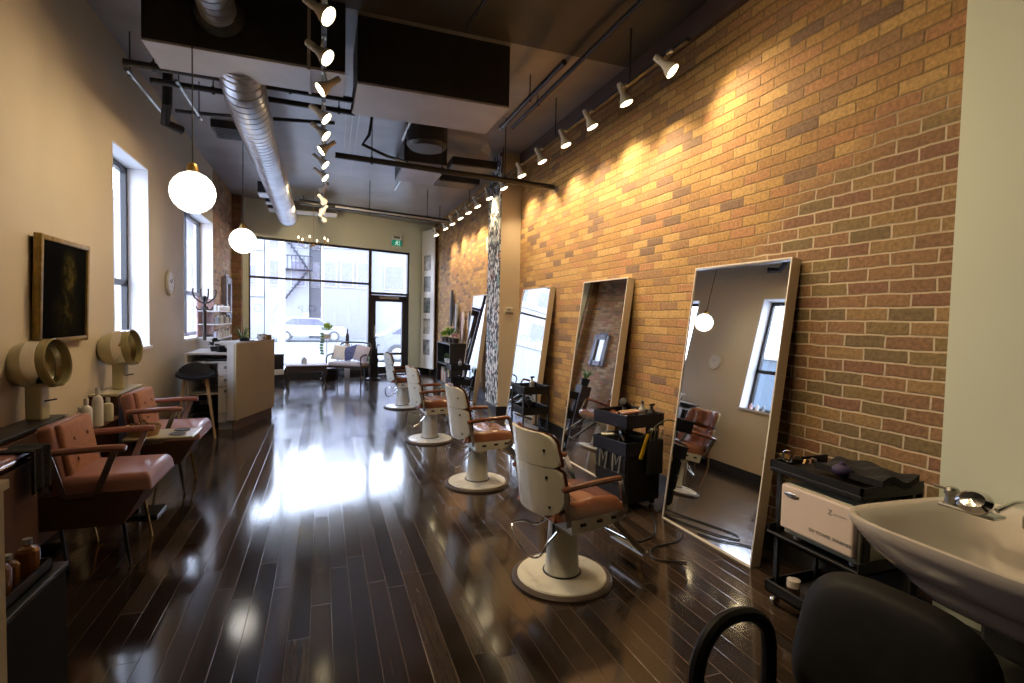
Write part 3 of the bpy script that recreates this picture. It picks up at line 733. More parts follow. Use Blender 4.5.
# ================================================================== LEFT: DRYER CHAIRS
def make_dryer_chair():
    t = thing('dryer_chair', '', 'chair')
    # local x forward, width along y; base trapezoid
    MB().prism([(-.25, .26), (.14, .26), (.24, .44), (.24, .455), (-.25, .455)], -.26, .26).obj('base_box', M['brown'], t, 0)
    # seat
    def seat(u, v):
        x = -.2+.48*u; y = -.25+.50*v
        e = math.sqrt(max(0, 1-(1-min(1, min(u, 1-u)*11, min(v, 1-v)*11))**2))
        return (x, y, .455+.09*e+.012*math.sin(v*PI))
    MB().grid(seat, 66, 60).grid(lambda u, v: (-.2+.48*u, -.25+.50*v, .455), 1, 1).obj('seat', M['pink'], t, 60)
    # reclined backrest with side bolsters
    Rb = Matrix.Translation((-.15, 0, .49)) @ Matrix.Rotation(-.17, 4, 'Y')
    MB().box(-.075, .015, -.24, .24, -.02, .36, .035, Rb, 3).obj('back_shell', M['pink'], t, 60)
    bk = MB().box(.0, .045, -.205, .205, .0, .355, .022, Rb, 3).obj('back_cushion', M['pinkback'], t, 60)
    m_ = MB()
    for y in (-.09, .09):
        for z in (.13, .25): m_.ball((.052, y, z), .012, .5, 1, 1, 8, Rb)
    m_.obj('button', M['pinkback'], bk)
    for s_ in (-1, 1):
        y = s_*.275
        MB().tube(smooth_path([(-.22, y, .70), (0, y, .712), (.11, y, .715), (.165, y, .71)], 5), [.016]+[.021]*14+[.016], 8).obj('armrest', M['pink'], t)
        MB().bar((-.2, y, .70), (-.13, y, .45), .03, .008, up=(0, 1, 0)).bar((-.13, y, .45), (.02, y, .455), .03, .008, up=(0, 1, 0)).bar((.02, y, .455), (.11, y, .70), .034, .01, up=(0, 1, 0)).obj('arm_support', M['steel'] if s_ < 0 else M['steel'], t)
    for s_ in (-1, 1):
        for x in (-.18, .12):
            MB().tube([(x, s_*.19, .27), (x+.04, s_*.21, 0)], [.012, .008], 8).obj('leg', M['brass'] if s_ > 0 else M['black'], t)
    return t
d0 = make_dryer_chair()
d0.location = (-1.22, 3.82, 0); d0['label'] = 'pink vinyl dryer chair in front of the nearer hood dryer'; d0['group'] = 'pink dryer chairs'
dup(d0, None, (-1.22, 5.12, 0), 0, 'pink vinyl dryer chair beside the bar stool and reception desk')
# cabinets behind chairs and the hood dryers
def cabinet(y0, y1, x1, h, label, top='brown', xl=XL+.02):
    t = thing('dryer_cabinet', label, 'cabinet', ((xl+x1)/2, (y0+y1)/2, 0)); hx, hy = (x1-xl)/2, (y1-y0)/2
    MB().box(-hx, hx, -hy, hy, .06, h-.02, .004).obj('carcass', M['brown'], t, 0)
    MB().box(-hx, hx+.015, -hy-.01, hy+.01, h-.02, h, .004).obj('worktop', M[top], t, 0)
    MB().box(hx, hx+.012, -hy+.01, hy-.01, .08, h-.04, .003).obj('door', M['brown'], t, 0)
    return t
cabinet(3.33, 4.25, -1.60, .80, 'long brown cabinet with black top under the nearer hood dryer', 'black')
cabinet(5.06, 5.68, -1.575, .82, 'small brown cabinet under the hood dryer beside the window', 'hood')
def hood_dryer(x, y, z, label):
    t = thing('hood_dryer', label, 'hair dryer', (x, y, z), -.08, 'cream hood dryers'); t.scale = (.92, .92, .92)
    # pedestal
    MB().box(-.05, .05, -.05, .05, 0, .25, .012).obj('pedestal', M['hood'], t, 0)
    m_ = MB().bar((.052, -.02, .13), (.09, .04, .135), .014, .01); m_.obj('lever', M['black'], t)
    R = Matrix.Translation((0, 0, .38)) @ Matrix.Rotation(PI/2-.12, 4, 'Y')     # axis to +x, open end forward
    out = [(0, -.17), (.05, -.165), (.10, -.145), (.135, -.11), (.155, -.06), (.16, 0)]
    MB().lathe(out+[(.155, 0), (.15, -.06), (.13, -.105), (.095, -.138), (0, -.16)], 32, R).obj('dome', M['hood'], t)
    MB().lathe([(.162, -.01), (.166, 0), (.166, .075), (.16, .08), (.154, .075), (.154, -.005)], 32, R).obj('band', M['chrome'], t)
    MB().lathe([(.164, .07), (.170, .08), (.166, .12), (.158, .13), (.152, .12), (.154, .07)], 32, R).obj('visor', M['smoke'], t)
    MB().lathe([(.152, .03), (.12, .0), (.05, -.03), (0, -.035)], 24, R).obj('inner_bowl', M['smoke'], t)
hood_dryer(-1.68, 4.08, .80, 'cream hood dryer on a pedestal below the framed portrait')
hood_dryer(-1.64, 5.38, .82, 'cream hood dryer on a pedestal beside the window')
# pink padded bench top and black towel near the left edge
t = thing('padded_bench', 'brown cabinet bench with pink padded top beside the low black cabinet', 'bench', (-1.55, 2.93, 0))
MB().box(-.21, .19, -.40, .36, .22, .74, .005).obj('carcass', M['brown'], t, 0)
MB().box(-.21, .19, -.40, .37, .745, .80, .02, seg=3).obj('pad', M['pink'], t, 60)
MB().tube([(.2, -.38, .775), (.2, .38, .775), (-.1, .385, .775)], .01).obj('edge_rail', M['chrome'], t)
for y in (-.3, .28): MB().box(-.15, -.10, y-.03, y+.03, 0, .22).obj('leg', M['black'], t, 0)
def towel(u, v):
    y = 3.12+.17*u; s_ = v*.34
    if s_ < .13: x, z = -1.455+s_, .806+.006*math.sin(u*9)
    else:
        q = s_-.13; x = -1.322+.010*math.sin(u*14+1); z = .806-q
    return (x, y, z)
tag(MB().grid(towel, 14, 18, thick=(.012, 0, .006)).obj('hand_towel', M['towel'], None, 60), 'black towel draped over the edge of the pink padded bench', 'towel')
# jars and bottles between the dryers on a little shelf
t = thing('wall_shelf', 'narrow brown shelf of jars behind the nearer pink dryer chair', 'shelf', (-1.62, 4.45, .66))
MB().box(-.14, .14, -.32, .38, 0, .02, .003).box(-.14, -.12, -.32, .38, -.18, 0).obj('shelf_board', M['brown'], t, 0)
def bottle(loc, r, h, mat, label, group, cap='glassware', name='bottle', cat='bottle'):
    t = thing(name, label, cat, loc, 0, group)
    MB().lathe([(0, 0), (r, 0), (r, h*.65), (r*.8, h*.74), (r*.35, h*.8), (r*.35, h*.86), (0, h*.86)], 12).obj('bottle_body', M[mat], t)
    MB().lathe([(r*.42, h*.84), (r*.42, h), (0, h)], 10).obj('cap', M[cap], t)
    return t
random.seed(3)
for i in range(7):
    bottle((-1.56+.07*(i % 2), 4.16+.095*i, .68), .026+.008*(i % 2), [.13, .22, .15, .27, .12, .17, .14][i], ['glassware', 'glassware', 'hood', 'glassware', 'glassware', 'hood', 'glassware'][i],
           'pale bottle on the shelf between the hood dryers, %s from the nearer dryer' % ORD[i], 'pale bottles between the hood dryers')
# wooden tray table with two cup holes between chairs
t = thing('cup_tray', 'cream tray with two round cup recesses between the pink chairs', 'tray', (-1.12, 4.50, 0))
MB().box(-.20, .24, -.16, .16, .575, .595, .008).obj('tray_top', M['hood'], t, 0)
m_ = MB()
for y in (-.075, .075): m_.lathe([(0, .597), (.05, .597), (.056, .600), (.05, .603), (0, .598)], 20, Matrix.Translation((.12, y, 0)))
m_.obj('cup_recess', M['darkwood'], t)
MB().box(-.18, -.14, -.03, .03, 0, .575).box(-.24, .0, -.12, .12, 0, .02).obj('stand', M['black'], t, 0)
# twiggy basket of rollers behind armrest
t = thing('roller_basket', 'basket of brown hair rollers between the two pink chairs', 'basket', (-1.35, 4.42, .595))
MB().lathe([(0, 0), (.09, 0), (.115, .07), (.105, .07), (.085, .01), (0, .01)], 16).obj('basket_body', M['wood'], t)
m_ = MB()
for k in range(12):
    a = random.random()*6.28; rr = .07*random.random()
    c = Vector((rr*math.cos(a), rr*math.sin(a), .05+.03*random.random())); d = Vector((random.uniform(-1, 1), random.uniform(-1, 1), random.uniform(-.3, .5))).normalized()*.035
    m_.tube([c-d, c+d], .013, 8)
r_ = m_.obj('rollers', M['brown'], t); r_['kind'] = 'stuff'
t.location = (-1.22, 4.46, .595)

# near left: cream end panel + black cabinet + basket of amber bottles
t = thing('side_counter', 'pale cream counter end at the very edge beside the black cabinet', 'counter', (-1.25, 1.45, 0))
MB().box(-.35, .355, -.5, .52, .0, .955, .004).obj('carcass', M['cream'], t, 0)
MB().box(-.36, .365, -.51, .53, .955, .985, .004).obj('worktop', M['cream'], t, 0)
MB().box(.355, .365, -.45, .45, .1, .9, .003).obj('door', M['cream'], t, 0)
t = thing('black_cabinet', 'low black cabinet holding amber bottles beside the cream counter end', 'cabinet', (-1.25, 2.25, 0))
mk = pm('matte_black_board', (.008, .008, .009), .8, spec=.15)
MB().box(-.33, .30, -.25, .26, 0, .48, .004).obj('carcass', mk, t, 0)
MB().box(-.33, .305, -.25, .265, .48, .50, .004).obj('worktop', M['black'], t, 0)
t = thing('bottle_tray', 'open black tray of amber bottles on the low black cabinet', 'tray', (-1.06, 2.31, .502))
MB().box(-.15, .085, -.2, .15, 0, .008).box(-.15, -.142, -.2, .15, 0, .04).box(.077, .085, -.2, .15, 0, .04).box(-.15, .085, .142, .15, 0, .04).box(-.15, .085, -.2, -.192, 0, .04).obj('tray_body', M['blackpl'], t, 0)
for i, (x, y) in enumerate(((-1.14, 2.40), (-1.03, 2.41), (-1.15, 2.31), (-1.05, 2.32), (-1.14, 2.22), (-1.03, 2.22))):
    bottle((x, y, .512), .036, .11+.02*(i % 3), 'amber', 'small amber bottle in the low cabinet tray, %s counted from the chair side' % ORD[i], 'amber bottles in the tray', 'steel')
# portrait, wall clock
t = thing('framed_portrait', 'dark portrait painting in a deep gold frame on the beige wall', 'painting', (XL+.05, 4.62, 1.625), 0)
t.rotation_euler = (0, .03, 0)
m_ = MB(); w_, h_ = .36, .345
for a in (-1, 1): m_.box(-.035, .012, a*w_-.017, a*w_+.017, -h_-.02, h_+.02, .006)
for a in (-1, 1): m_.box(-.035, .012, -w_, w_, a*h_-.017, a*h_+.017, .006)
m_.obj('frame', M['gold'], t)
MB().box(-.03, -.002, -w_+.01, w_-.01, -h_+.01, h_-.01).obj('canvas', M['portrait'], t, 0)
t = thing('wall_clock', 'round pale wall clock between the two side windows', 'clock', (XL+.02, 7.48, 1.845))
R = Matrix.Rotation(PI/2, 4, 'Y')
MB().lathe([(0, -.02), (.15, -.02), (.155, 0), (.145, .02), (.135, .012), (0, .012)], 32, R).obj('clock_body', M['cream'], t)
MB().lathe([(0, .013), (.13, .013), (.13, .015), (0, .015)], 32, R).obj('dial', M['whitelam'], t)
MB().bar((.018, 0, 0), (.018, .05, .05), .008, .003).bar((.018, 0, 0), (.018, -.07, .03), .006, .003).obj('hands', M['bottlegrey'], t)
m_ = MB()
for k in range(12):
    a = k*PI/6; m_.bar((.016, .105*math.cos(a), .105*math.sin(a)), (.016, .12*math.cos(a), .12*math.sin(a)), .005, .002)
m_.obj('hour_marks', M['bottlegrey'], t)
# little things on sill
for k, (y, c) in enumerate(((6.55, 'pinkcloth'), (6.42, 'glassware'), (6.30, 'bottlegrey'))):
    bottle((XL-.06, y, SZ0+.005), .03, .1, c, ['dusty pink jar on the window sill behind the dryer', 'white jar on the window sill behind the dryer', 'grey jar on the window sill behind the dryer'][k], 'jars on the sill')

# ================================================================== RECEPTION
t = thing('reception_desk', 'white and tan reception desk with open shelf and drawers', 'desk')
# slanted tan panel from (-1.02,7.40) to (-.66,8.40)
A = Vector((-1.02, 7.38, 0)); B = Vector((-.66, 8.40, 0)); dv = (B-A).normalized(); nv = Vector((dv.y, -dv.x, 0)); LL = (B-A).length
DM = Matrix(((dv.x, -nv.x, 0, A.x), (dv.y, -nv.y, 0, A.y), (0, 0, 1, 0), (0, 0, 0, 1)))
MB().box(0, LL, 0, .035, .13, 1.10, .003, DM).obj('front_panel', M['tan'], t, 0)
MB().box(.0, LL-.02, .03, .05, 0, .13, 0, DM).obj('kickboard', M['kick'], t, 0)
MB().box(-.0, .04, .035, .12, .13, 1.10, .003, DM).obj('end_post', M['whitelam'], t, 0)
MB().box(0, LL, 0, .28, 1.10, 1.125, .004, DM).obj('ledge', M['whitelam'], t, 0)
# back part running to the wall
MB().box(-1.60, -1.575, 7.45, 8.35, .0, .99).obj('side_panel', M['whitelam'], t, 0)
MB().box(-1.60, -1.0, 7.43, 8.35, .965, .99, .003).obj('worktop', M['whitelam'], t, 0)
MB().box(-1.575, -1.03, 7.45, 8.3, .855, .875, .002).obj('shelf', M['whitelam'], t, 0)
MB().box(-1.575, -1.24, 7.5, 8.3, .45, .47, .002).obj('shelf', M['whitelam'], t, 0)
MB().box(-1.575, -.9, 8.3, 8.34, .0, 1.1).obj('back_panel', M['whitelam'], t, 0)
MB().box(-1.24, -1.02, 7.46, 8.2, .1, .855, .003).obj('drawer_carcass', M['whitelam'], t, 0)
MB().box(-1.24, -1.02, 7.5, 8.2, 0, .1).obj('plinth', M['whitelam'], t, 0)
for z0, z1 in ((.70, .85), (.56, .69), (.22, .55)):
    dr = MB().box(-1.235, -1.025, 7.435, 7.46, z0, z1, .004).obj('drawer', M['whitelam'], t, 0)
    MB().box(-1.17, -1.10, 7.425, 7.437, (z1-.065), z1-.03, .004).obj('handle', M['bottlegrey'], dr, 0)
# things on desk
t = thing('desk_phone', 'black desk phone lying on the reception worktop', 'phone', (-1.17, 7.62, .99), .4)
MB().prism([(-.1, 0), (.1, 0), (.1, .03), (-.1, .07)], -.08, .08).obj('phone_body', M['blackpl'], t, 0)
MB().bar((-.05, -.09, .07), (-.05, .09, .07), .035, .03, .01).obj('handset', M['black'], t)
t = thing('computer_mouse', 'white and black computer mouse beside the desk phone', 'mouse', (-1.05, 7.56, .99), .3)
MB().ball((0, 0, .018), .05, .6, 1, .42).obj('mouse_body', M['lilac'], t)
t = thing('desk_fern', 'small dark bushy plant on the reception worktop', 'plant', (-1.32, 7.75, .99))
MB().lathe([(0, 0), (.05, 0), (.06, .06), (.05, .06), (0, .05)], 14).obj('pot', M['black'], t)
def leafball(n, r, c, size, up=1.0, seed=1):
    rnd = random.Random(seed); m_ = MB()
    for k in range(n):
        a = rnd.random()*6.28; e = rnd.random()*1.5
        d = Vector((math.cos(a)*math.cos(e), math.sin(a)*math.cos(e), math.sin(e)*up)); L = r*(.6+.4*rnd.random())
        p = Vector(c)+d*L*.4; q = Vector(c)+d*L; s_ = d.cross(Vector((0, 0, 1)));
        s_ = s_.normalized()*size if s_.length > .01 else Vector((size, 0, 0))
        mid = (p+q)/2+Vector((0, 0, size*.6))
        m_._add([p, mid+s_*.5, q, mid-s_*.5, mid+Vector((0, 0, -.003))], [(0, 1, 4), (1, 2, 4), (2, 3, 4), (3, 0, 4), (0, 3, 2, 1)])
    return m_
leafball(60, .13, (0, 0, .06), .03, seed=4).obj('foliage', M['black'], t, 0)
t = thing('keyboard', 'black keyboard on the open shelf of the reception desk', 'keyboard', (-1.22, 7.58, .875))
MB().box(-.17, .17, -.06, .06, 0, .02, .004).obj('keyboard_body', M['blackpl'], t, 0)
m_ = MB()
for i in range(12):
    for j in range(4): m_.box(-.16+i*.0265, -.14+i*.0265, -.05+j*.025, -.031+j*.025, .02, .024)
m_.obj('keys', M['bottlegrey'], t, 0)
t = thing('folded_cap', 'small black cap lying on the reception ledge', 'cap', (-.97, 7.72, 1.125), .6)
MB().ball((0, 0, .015), .065, 1, .8, .6).obj('crown', M['towel'], t)
MB().box(.04, .11, -.045, .045, .0, .01, .004).obj('brim', M['towel'], t, 0)
t = thing('spotted_pot', 'white pot with black spots on the reception ledge', 'pot', (-.80, 8.08, 1.125))
MB().lathe([(0, 0), (.05, 0), (.06, .04), (.058, .085), (.05, .085), (.05, .02), (0, .02)], 20).obj('pot_body', M['whitelam'], t)
m_ = MB()
for k in range(7):
    a = -2.6+k*.8; m_.ball((.058*math.cos(a), .058*math.sin(a), .03+.035*(k % 2)), .011, 1, 1, 1, 8)
m_.obj('spots', M['black'], t)
t = thing('brass_box', 'small brass box behind the spotted pot on the ledge', 'box', (-.74, 8.22, 1.125), .3)
MB().box(-.05, .05, -.03, .03, 0, .06, .004).obj('box_body', M['brass'], t, 0); MB().box(-.052, .052, -.032, .032, .06, .07, .003).obj('lid', M['brass'], t, 0)
t = thing('monitor', 'dark computer tower under the reception desk', 'computer', (-1.42, 7.9, .0), 0)
MB().box(-.09, .09, -.2, .2, .02, .42, .01).obj('tower_case', M['blackpl'], t, 0); t.name = 'computer_tower'
MB().box(-.07, .07, -.204, -.198, .3, .36, .002).obj('drive_bay', M['bottlegrey'], t, 0)
# bar stool
t = thing('bar_stool', 'black moulded bar stool with pale wooden legs at the desk', 'stool', (-1.42, 7.12, 0), .2)
def sseat(u, v):
    x = -.2+.4*u; y = -.19+.38*v; q = abs(u-.5)*2
    return (x, y, .70+.05*q*q*q+.03*max(0, .5-v)*2*0+.015*(v-.5)**2)
MB().grid(sseat, 14, 12, thick=(0, 0, .03)).obj('seat', M['blackpl'], t, 60)
MB().grid(lambda u, v: (-.2+.4*u, .18+.05*v, .72+.16*v*math.sin(PI*u)**.5), 14, 5, thick=(0, .018, 0)).obj('backrest', M['blackpl'], t, 60)
for sx in (-1, 1):
    for sy in (-1, 1): MB().tube([(sx*.11, sy*.11, .71), (sx*.20, sy*.19, 0)], [.02, .013], 10).obj('leg', M['wood'], t)
MB().tube([(sx*.175*0+.17, -.165, .25), (-.17, -.165, .25), (-.17, .165, .25), (.17, .165, .25), (.17, -.165, .25)], .007).obj('foot_ring', M['black'], t)
# small trolley bits under the dryer/stool
# coat tree
t = thing('coat_tree', 'dark bentwood coat tree beside the second side window', 'coat stand', (-1.60, 8.62, 0))
MB().tube([(0, 0, .0), (0, 0, 1.68)], .024, 10).ball((0, 0, 1.7), .035).obj('pole', M['darkwood'], t)
for k in range(4):
    a = k*PI/2+.5; c, s_ = math.cos(a), math.sin(a)
    MB().tube(smooth_path([(0, 0, 1.62), (.07*c, .07*s_, 1.65), (.13*c, .13*s_, 1.71), (.155*c, .155*s_, 1.79), (.145*c, .145*s_, 1.83)], 5), .012, 8).obj('hook', M['darkwood'], t)
    MB().tube(smooth_path([(0, 0, 1.58), (.06*c, .06*s_, 1.53), (.10*c, .10*s_, 1.55), (.11*c, .11*s_, 1.58)], 5), .010, 8).obj('lower_hook', M['darkwood'], t)
    MB().tube(smooth_path([(0, 0, .45), (.08*c, .08*s_, .32), (.12*c, .12*s_, .14), (.15*c, .15*s_, .02)], 5), .014, 8).obj('foot', M['darkwood'], t)
# product shelves
t = thing('product_shelf', 'white wall shelving of hair products behind the reception desk', 'shelf', (-1.62, 9.55, 0))
MB().box(-.15, -.13, -.6, .6, 1.10, 1.72, .003).obj('back_board', M['pinkcloth'], t, 0)
for z in (1.10, 1.32, 1.52): MB().box(-.13, .15, -.6, .6, z-.015, z, .003).obj('shelf_board', M['whitelam'], t, 0)
for y in (-.6, .585): MB().box(-.15, .15, y, y+.015, .0, 1.12, .002).obj('side_panel', M['whitelam'], t, 0)
t2 = 0
for zi, z in enumerate((1.10, 1.32, 1.52)):
    for k in range(9):
        h = random.uniform(.11, .17) if zi < 2 else random.uniform(.07, .12)
        bottle((-1.53+.035*((k+zi) % 2), 9.05+k*.122, z+.001), .03, h, random.choice(['glassware', 'bottlegrey', 'glassware', 'lilac']),
               ['product bottle on the lowest wall shelf behind the desk, %s from the coat tree', 'product bottle on the middle wall shelf behind the desk, %s from the coat tree', 'short product jar on the top wall shelf behind the desk, %s from the coat tree'][zi] % ORD[k],
               ['product bottles on the lowest shelf', 'product bottles on the middle shelf', 'product jars on the top shelf'][zi], cap=random.choice(['black', 'glassware', 'steel']))
# wall mirror with slate frame on old brick
t = thing('wall_mirror', 'small slate framed mirror hanging on the old brick by the front corner', 'mirror', (XL+.04, 11.45, 1.77))
m_ = MB()
for a in (-1, 1): m_.box(-.035, .04, a*.24-.08, a*.24+.08, -.40, .40, .006)
for a in (-1, 1): m_.box(-.035, .04, -.24, .24, a*.34-.06, a*.34+.06, .006)
m_.obj('frame', M['slate'], t, 0)
MB().box(-.03, -.0, -.17, .17, -.29, .29).obj('mirror_glass', M['mirror'], t, 0)
m_ = MB()
for k in range(5): m_.ball((0, -.16+k*.08, .43), .035, .5, 1, 1, 10)
m_.obj('crest', M['slate'], t)
# spiky plant near corner
t = thing('spiky_plant', 'spiky potted plant on a stand in the brick corner behind the desk', 'plant', (-1.45, 11.3, 0))
MB().box(-.14, .14, -.14, .14, 0, .8, .01).obj('plant_stand', M['darkwood'], t, 0)
MB().lathe([(0, .8), (.09, .8), (.12, .98), (.10, .98), (0, .95)], 16).obj('pot', M['blackpl'], t)
m_ = MB()
for k in range(18):
    a = random.random()*6.28; r_ = random.uniform(.1, .22); h = random.uniform(.15, .32)
    m_.tube([(0, 0, .95), (r_*.5*math.cos(a), r_*.5*math.sin(a), .95+h*.7), (r_*math.cos(a), r_*math.sin(a), .95+h)], [.008, .007, .001], 5)
m_.obj('leaves', M['green'], t)

# ================================================================== WINDOW LOUNGE
t = thing('coffee_table', 'pale topped side table with dark curved legs near the window', 'table', (-.32, 11.85, 0), .12)
MB().box(-.42, .42, -.26, .26, .42, .445, .006).obj('tabletop', M['lilac'], t, 0)
MB().box(-.38, .38, -.22, .22, .31, .42, .004).obj('apron', M['darkwood'], t, 0)
for sx in (-1, 1):
    for sy in (-1, 1):
        x, y = sx*.36, sy*.2
        MB().tube(smooth_path([(x, y, .36), (x+sx*.035, y+sy*.02, .26), (x-sx*.01, y, .12), (x+sx*.03, y+sy*.02, .0)], 5), [.026]*6+[.018]*10, 8).obj('leg', M['darkwood'], t)
t = thing('glass_vase', 'small grey vase on the coffee table by the window', 'vase', (-.36, 11.9, .445))
MB().lathe([(0, 0), (.05, 0), (.06, .05), (.045, .12), (.04, .12), (.04, .02), (0, .02)], 16).obj('vase_body', M['frost'], t)
leafball(14, .09, (0, 0, .1), .025, seed=9).obj('sprig', M['glassware'], t, 0)
t = thing('storage_bench', 'black box on a white plinth under the shop window by the desk', 'box', (-1.02, 12.45, 0), FA)
MB().box(-.22, .2, -.14, .12, .17, .29, .004).obj('plinth', M['whitelam'], t, 0)
MB().box(-.22, .2, -.14, .12, .29, .58, .01).obj('box_body', M['blackpl'], t, 0)
MB().box(-.23, .21, -.15, .13, .58, .62, .006).obj('lid', M['black'], t, 0)
# settee: dark bentwood frame with cushions
t = thing('settee', 'dark tubular framed settee by the door with pale seat', 'settee', (.56, 12.15, 0), -.55)
t.scale = (.88, .9, .98)
for s_ in (-1, 1):
    y = 0
    MB().tube(smooth_path([(s_*.48, -.28, 0), (s_*.47, -.26, .38), (s_*.46, -.24, .60), (s_*.46, .1, .64), (s_*.46, .22, .60)], 5), .018, 8).tube([(s_*.46, .26, 0), (s_*.46, .22, .4), (s_*.44, .34, .82)], .018, 8).obj('side_frame', M['darkwood'], t)
MB().tube(smooth_path([(-.44, .34, .80), (-.36, .35, .88), (0, .36, .90), (.36, .35, .88), (.44, .34, .80)], 5), .018, 8).obj('top_rail', M['darkwood'], t)
MB().box(-.46, .46, -.26, .26, .34, .385, .008).obj('seat_frame', M['darkwood'], t, 0)
MB().box(-.44, .44, -.25, .22, .385, .47, .03, seg=3).obj('seat_cushion', M['lilac'], t, 60)
m_ = MB()
for k in range(7): m_.tube([(-.36+k*.12, .27, .45), (-.36+k*.12, .345, .86)], .008, 6)
m_.obj('back_spindles', M['darkwood'], t)
def cushion(loc, rot, w, h, mat, label):
    t = thing('cushion', label, 'cushion', loc); t.rotation_euler = rot
    def f(sg): return lambda u, v: ((u-.5)*w, sg*.07*(math.sin(PI*u)*math.sin(PI*v))**.5, (v-.5)*h)
    MB().grid(f(1), 12, 12).grid(f(-1), 12, 12).obj('cushion_cover', M[mat], t, 60)
cushion((.36, 12.37, .655), (-.3, .1, -.55), .33, .34, 'paper', 'white cushion on the settee end away from the door')
cushion((.60, 12.22, .655), (-.3, -.25, -.55), .32, .32, 'blue', 'blue cushion in the middle of the settee')
cushion((.82, 12.06, .655), (-.3, .2, -.55), .33, .36, 'lilac', 'pale lilac cushion on the settee end beside the door')
# plants on the window ledge
t = thing('trailing_plant', 'green trailing plant in a white bowl behind the settee', 'plant', (.10, 12.95, 0))
MB().tube([(0, 0, 0), (0, 0, .92)], .012, 8).lathe([(0, 0), (.14, 0), (.14, .015), (0, .02)], 20).obj('stand', M['whitelam'], t)
MB().lathe([(0, .92), (.08, .94), (.12, 1.04), (.11, 1.04), (.07, .96), (0, .95)], 16).obj('bowl', M['whitelam'], t)
leafball(90, .22, (0, 0, 1.12), .05, seed=5).obj('foliage', M['limegreen'], t, 0)
m_ = MB()
for k in range(5):
    a = 2.6+k*.35
    for j in range(8):
        c = Vector((.13*math.cos(a), .13*math.sin(a), 1.05-.065*j)); m_.ball(c+Vector((.01*math.sin(j), .01*math.cos(j*2), 0)), .022, 1, .5, 1.2, 6)
m_.obj('trailing_stems', M['green'], t)
t = thing('wine_bottle', 'dark bottle standing on the settee back ledge', 'bottle', (.56, 13.02, .0))
MB().box(-.06, .06, -.06, .06, 0, .82, .004).obj('pedestal', M['whitelam'], t, 0)
MB().lathe([(0, .82), (.042, .82), (.042, 1.0), (.018, 1.08), (.016, 1.17), (0, 1.17)], 16).obj('bottle_body', M['black'], t)
t['label'] = 'dark bottle on a slim white pedestal behind the settee'
def pot_plant(loc, r, h, pl, label, mat, seed):
    t = thing('potted_plant', label, 'plant', loc)
    MB().lathe([(0, 0), (r*.8, 0), (r, h), (r*.9, h), (r*.8, h*.9), (0, h*.9)], 16).obj('pot', M['blackpl'], t)
    leafball(34, pl, (0, 0, h), .05, seed=seed).obj('foliage', M[mat], t, 0)
t = thing('planter', 'square black planter under the trailing plant', 'planter', (.14, 12.62, 0), .35)
MB().box(-.13, .13, -.11, .11, 0, .28, .01).obj('planter_box', M['blackpl'], t, 0); MB().box(-.115, .115, -.095, .095, .28, .285).obj('soil', M['darkwood'], t, 0)
pot_plant((1.03, 12.95, 0), .10, .30, .30, 'leafy green plant in a black pot between settee and door', 'green', 12)
# umbrella/coat-like dark figure stand by the door
t = thing('umbrella_stand', 'tall dark umbrella stand holding black umbrellas beside the door', 'stand', (1.13, 12.55, 0))
MB().lathe([(0, 0), (.16, 0), (.17, .03), (.12, .06), (.10, .35), (.11, .5), (.095, .5), (.09, .05), (0, .05)], 20).obj('stand_body', M['blackpl'], t)
for k, (dx, dy, h) in enumerate(((.02, 0, .98), (-.03, .03, .86), (.04, -.04, .8))):
    MB().tube([(dx*.3, dy*.3, .06), (dx, dy, h*.5), (dx*1.6, dy*1.6, h*.92)], [.02, .05, .014], 8).tube(smooth_path([(dx*1.6, dy*1.6, h*.9), (dx*1.7, dy*1.7, h), (dx*1.7+.03, dy*1.7, h+.03), (dx*1.7+.055, dy*1.7, h)], 4), .010, 6).obj('umbrella', M['towel'], t)
# candle chandelier
t = thing('candle_chandelier', 'small brass candle chandelier hanging before the shop window', 'chandelier', (-.18, 11.4, 2.86))
MB().tube([(0, 0, .02), (0, 0, ZC-2.86)], .004, 6).ball((0, 0, .04), .03).obj('stem', M['brass'], t)
for k in range(6):
    a = k*PI/3+.3; c, s_ = .29*math.cos(a), .29*math.sin(a)
    ar = MB().tube(smooth_path([(0, 0, .05), (c*.5, s_*.5, -.03), (c*.9, s_*.9, 0), (c, s_, .06)], 5), .005, 6).tube([(c, s_, .05), (c, s_, .14)], .009, 8).obj('arm', M['brass'], t)
    MB().lathe([(0, 0), (.014, .012), (.011, .035), (0, .055)], 8, Matrix.Translation((c, s_, .14))).obj('candle_bulb', M['candle'], ar)
# exit sign (running figure) above the door
t = thing('exit_sign', 'green running figure exit sign on the wall over the door', 'sign')
s0 = fs(1.75)
MB().box(s0-.15, s0+.15, -.07, 0, 3.28, 3.56, .008, fM).obj('housing', M['whitelam'], t, 0)
MB().box(s0-.14, s0+.14, -.076, -.07, 3.285, 3.44, .002, fM).obj('green_face', M['exitg'], t, 0)
T = fM @ Matrix.Translation((s0, -.078, 3.36))
m_ = MB(); z_ = 0
m_.ball((.0, 0, .05), .013, 1, .2, 1, 10, T)
for a, b in (((0, 0, .035), (-.01, 0, -.01)), ((-.01, 0, -.01), (.03, 0, -.03)), ((.03, 0, -.03), (.02, 0, -.06)), ((-.01, 0, -.01), (-.035, 0, -.035)), ((-.035, 0, -.035), (-.06, 0, -.035)), ((0, 0, .03), (.035, 0, .015)), ((0, 0, .03), (-.035, 0, .02)), ((-.035, 0, .02), (-.04, 0, 0))):
    m_.bar(T @ Vector(a), T @ Vector(b), .012, .012)
m_.bar(T @ Vector((.07, 0, -.065)), T @ Vector((.07, 0, .06)), .008, .008).bar(T @ Vector((.07, 0, .06)), T @ Vector((.03, 0, .06)), .008, .008)
m_.obj('running_figure', M['exitw'], t)
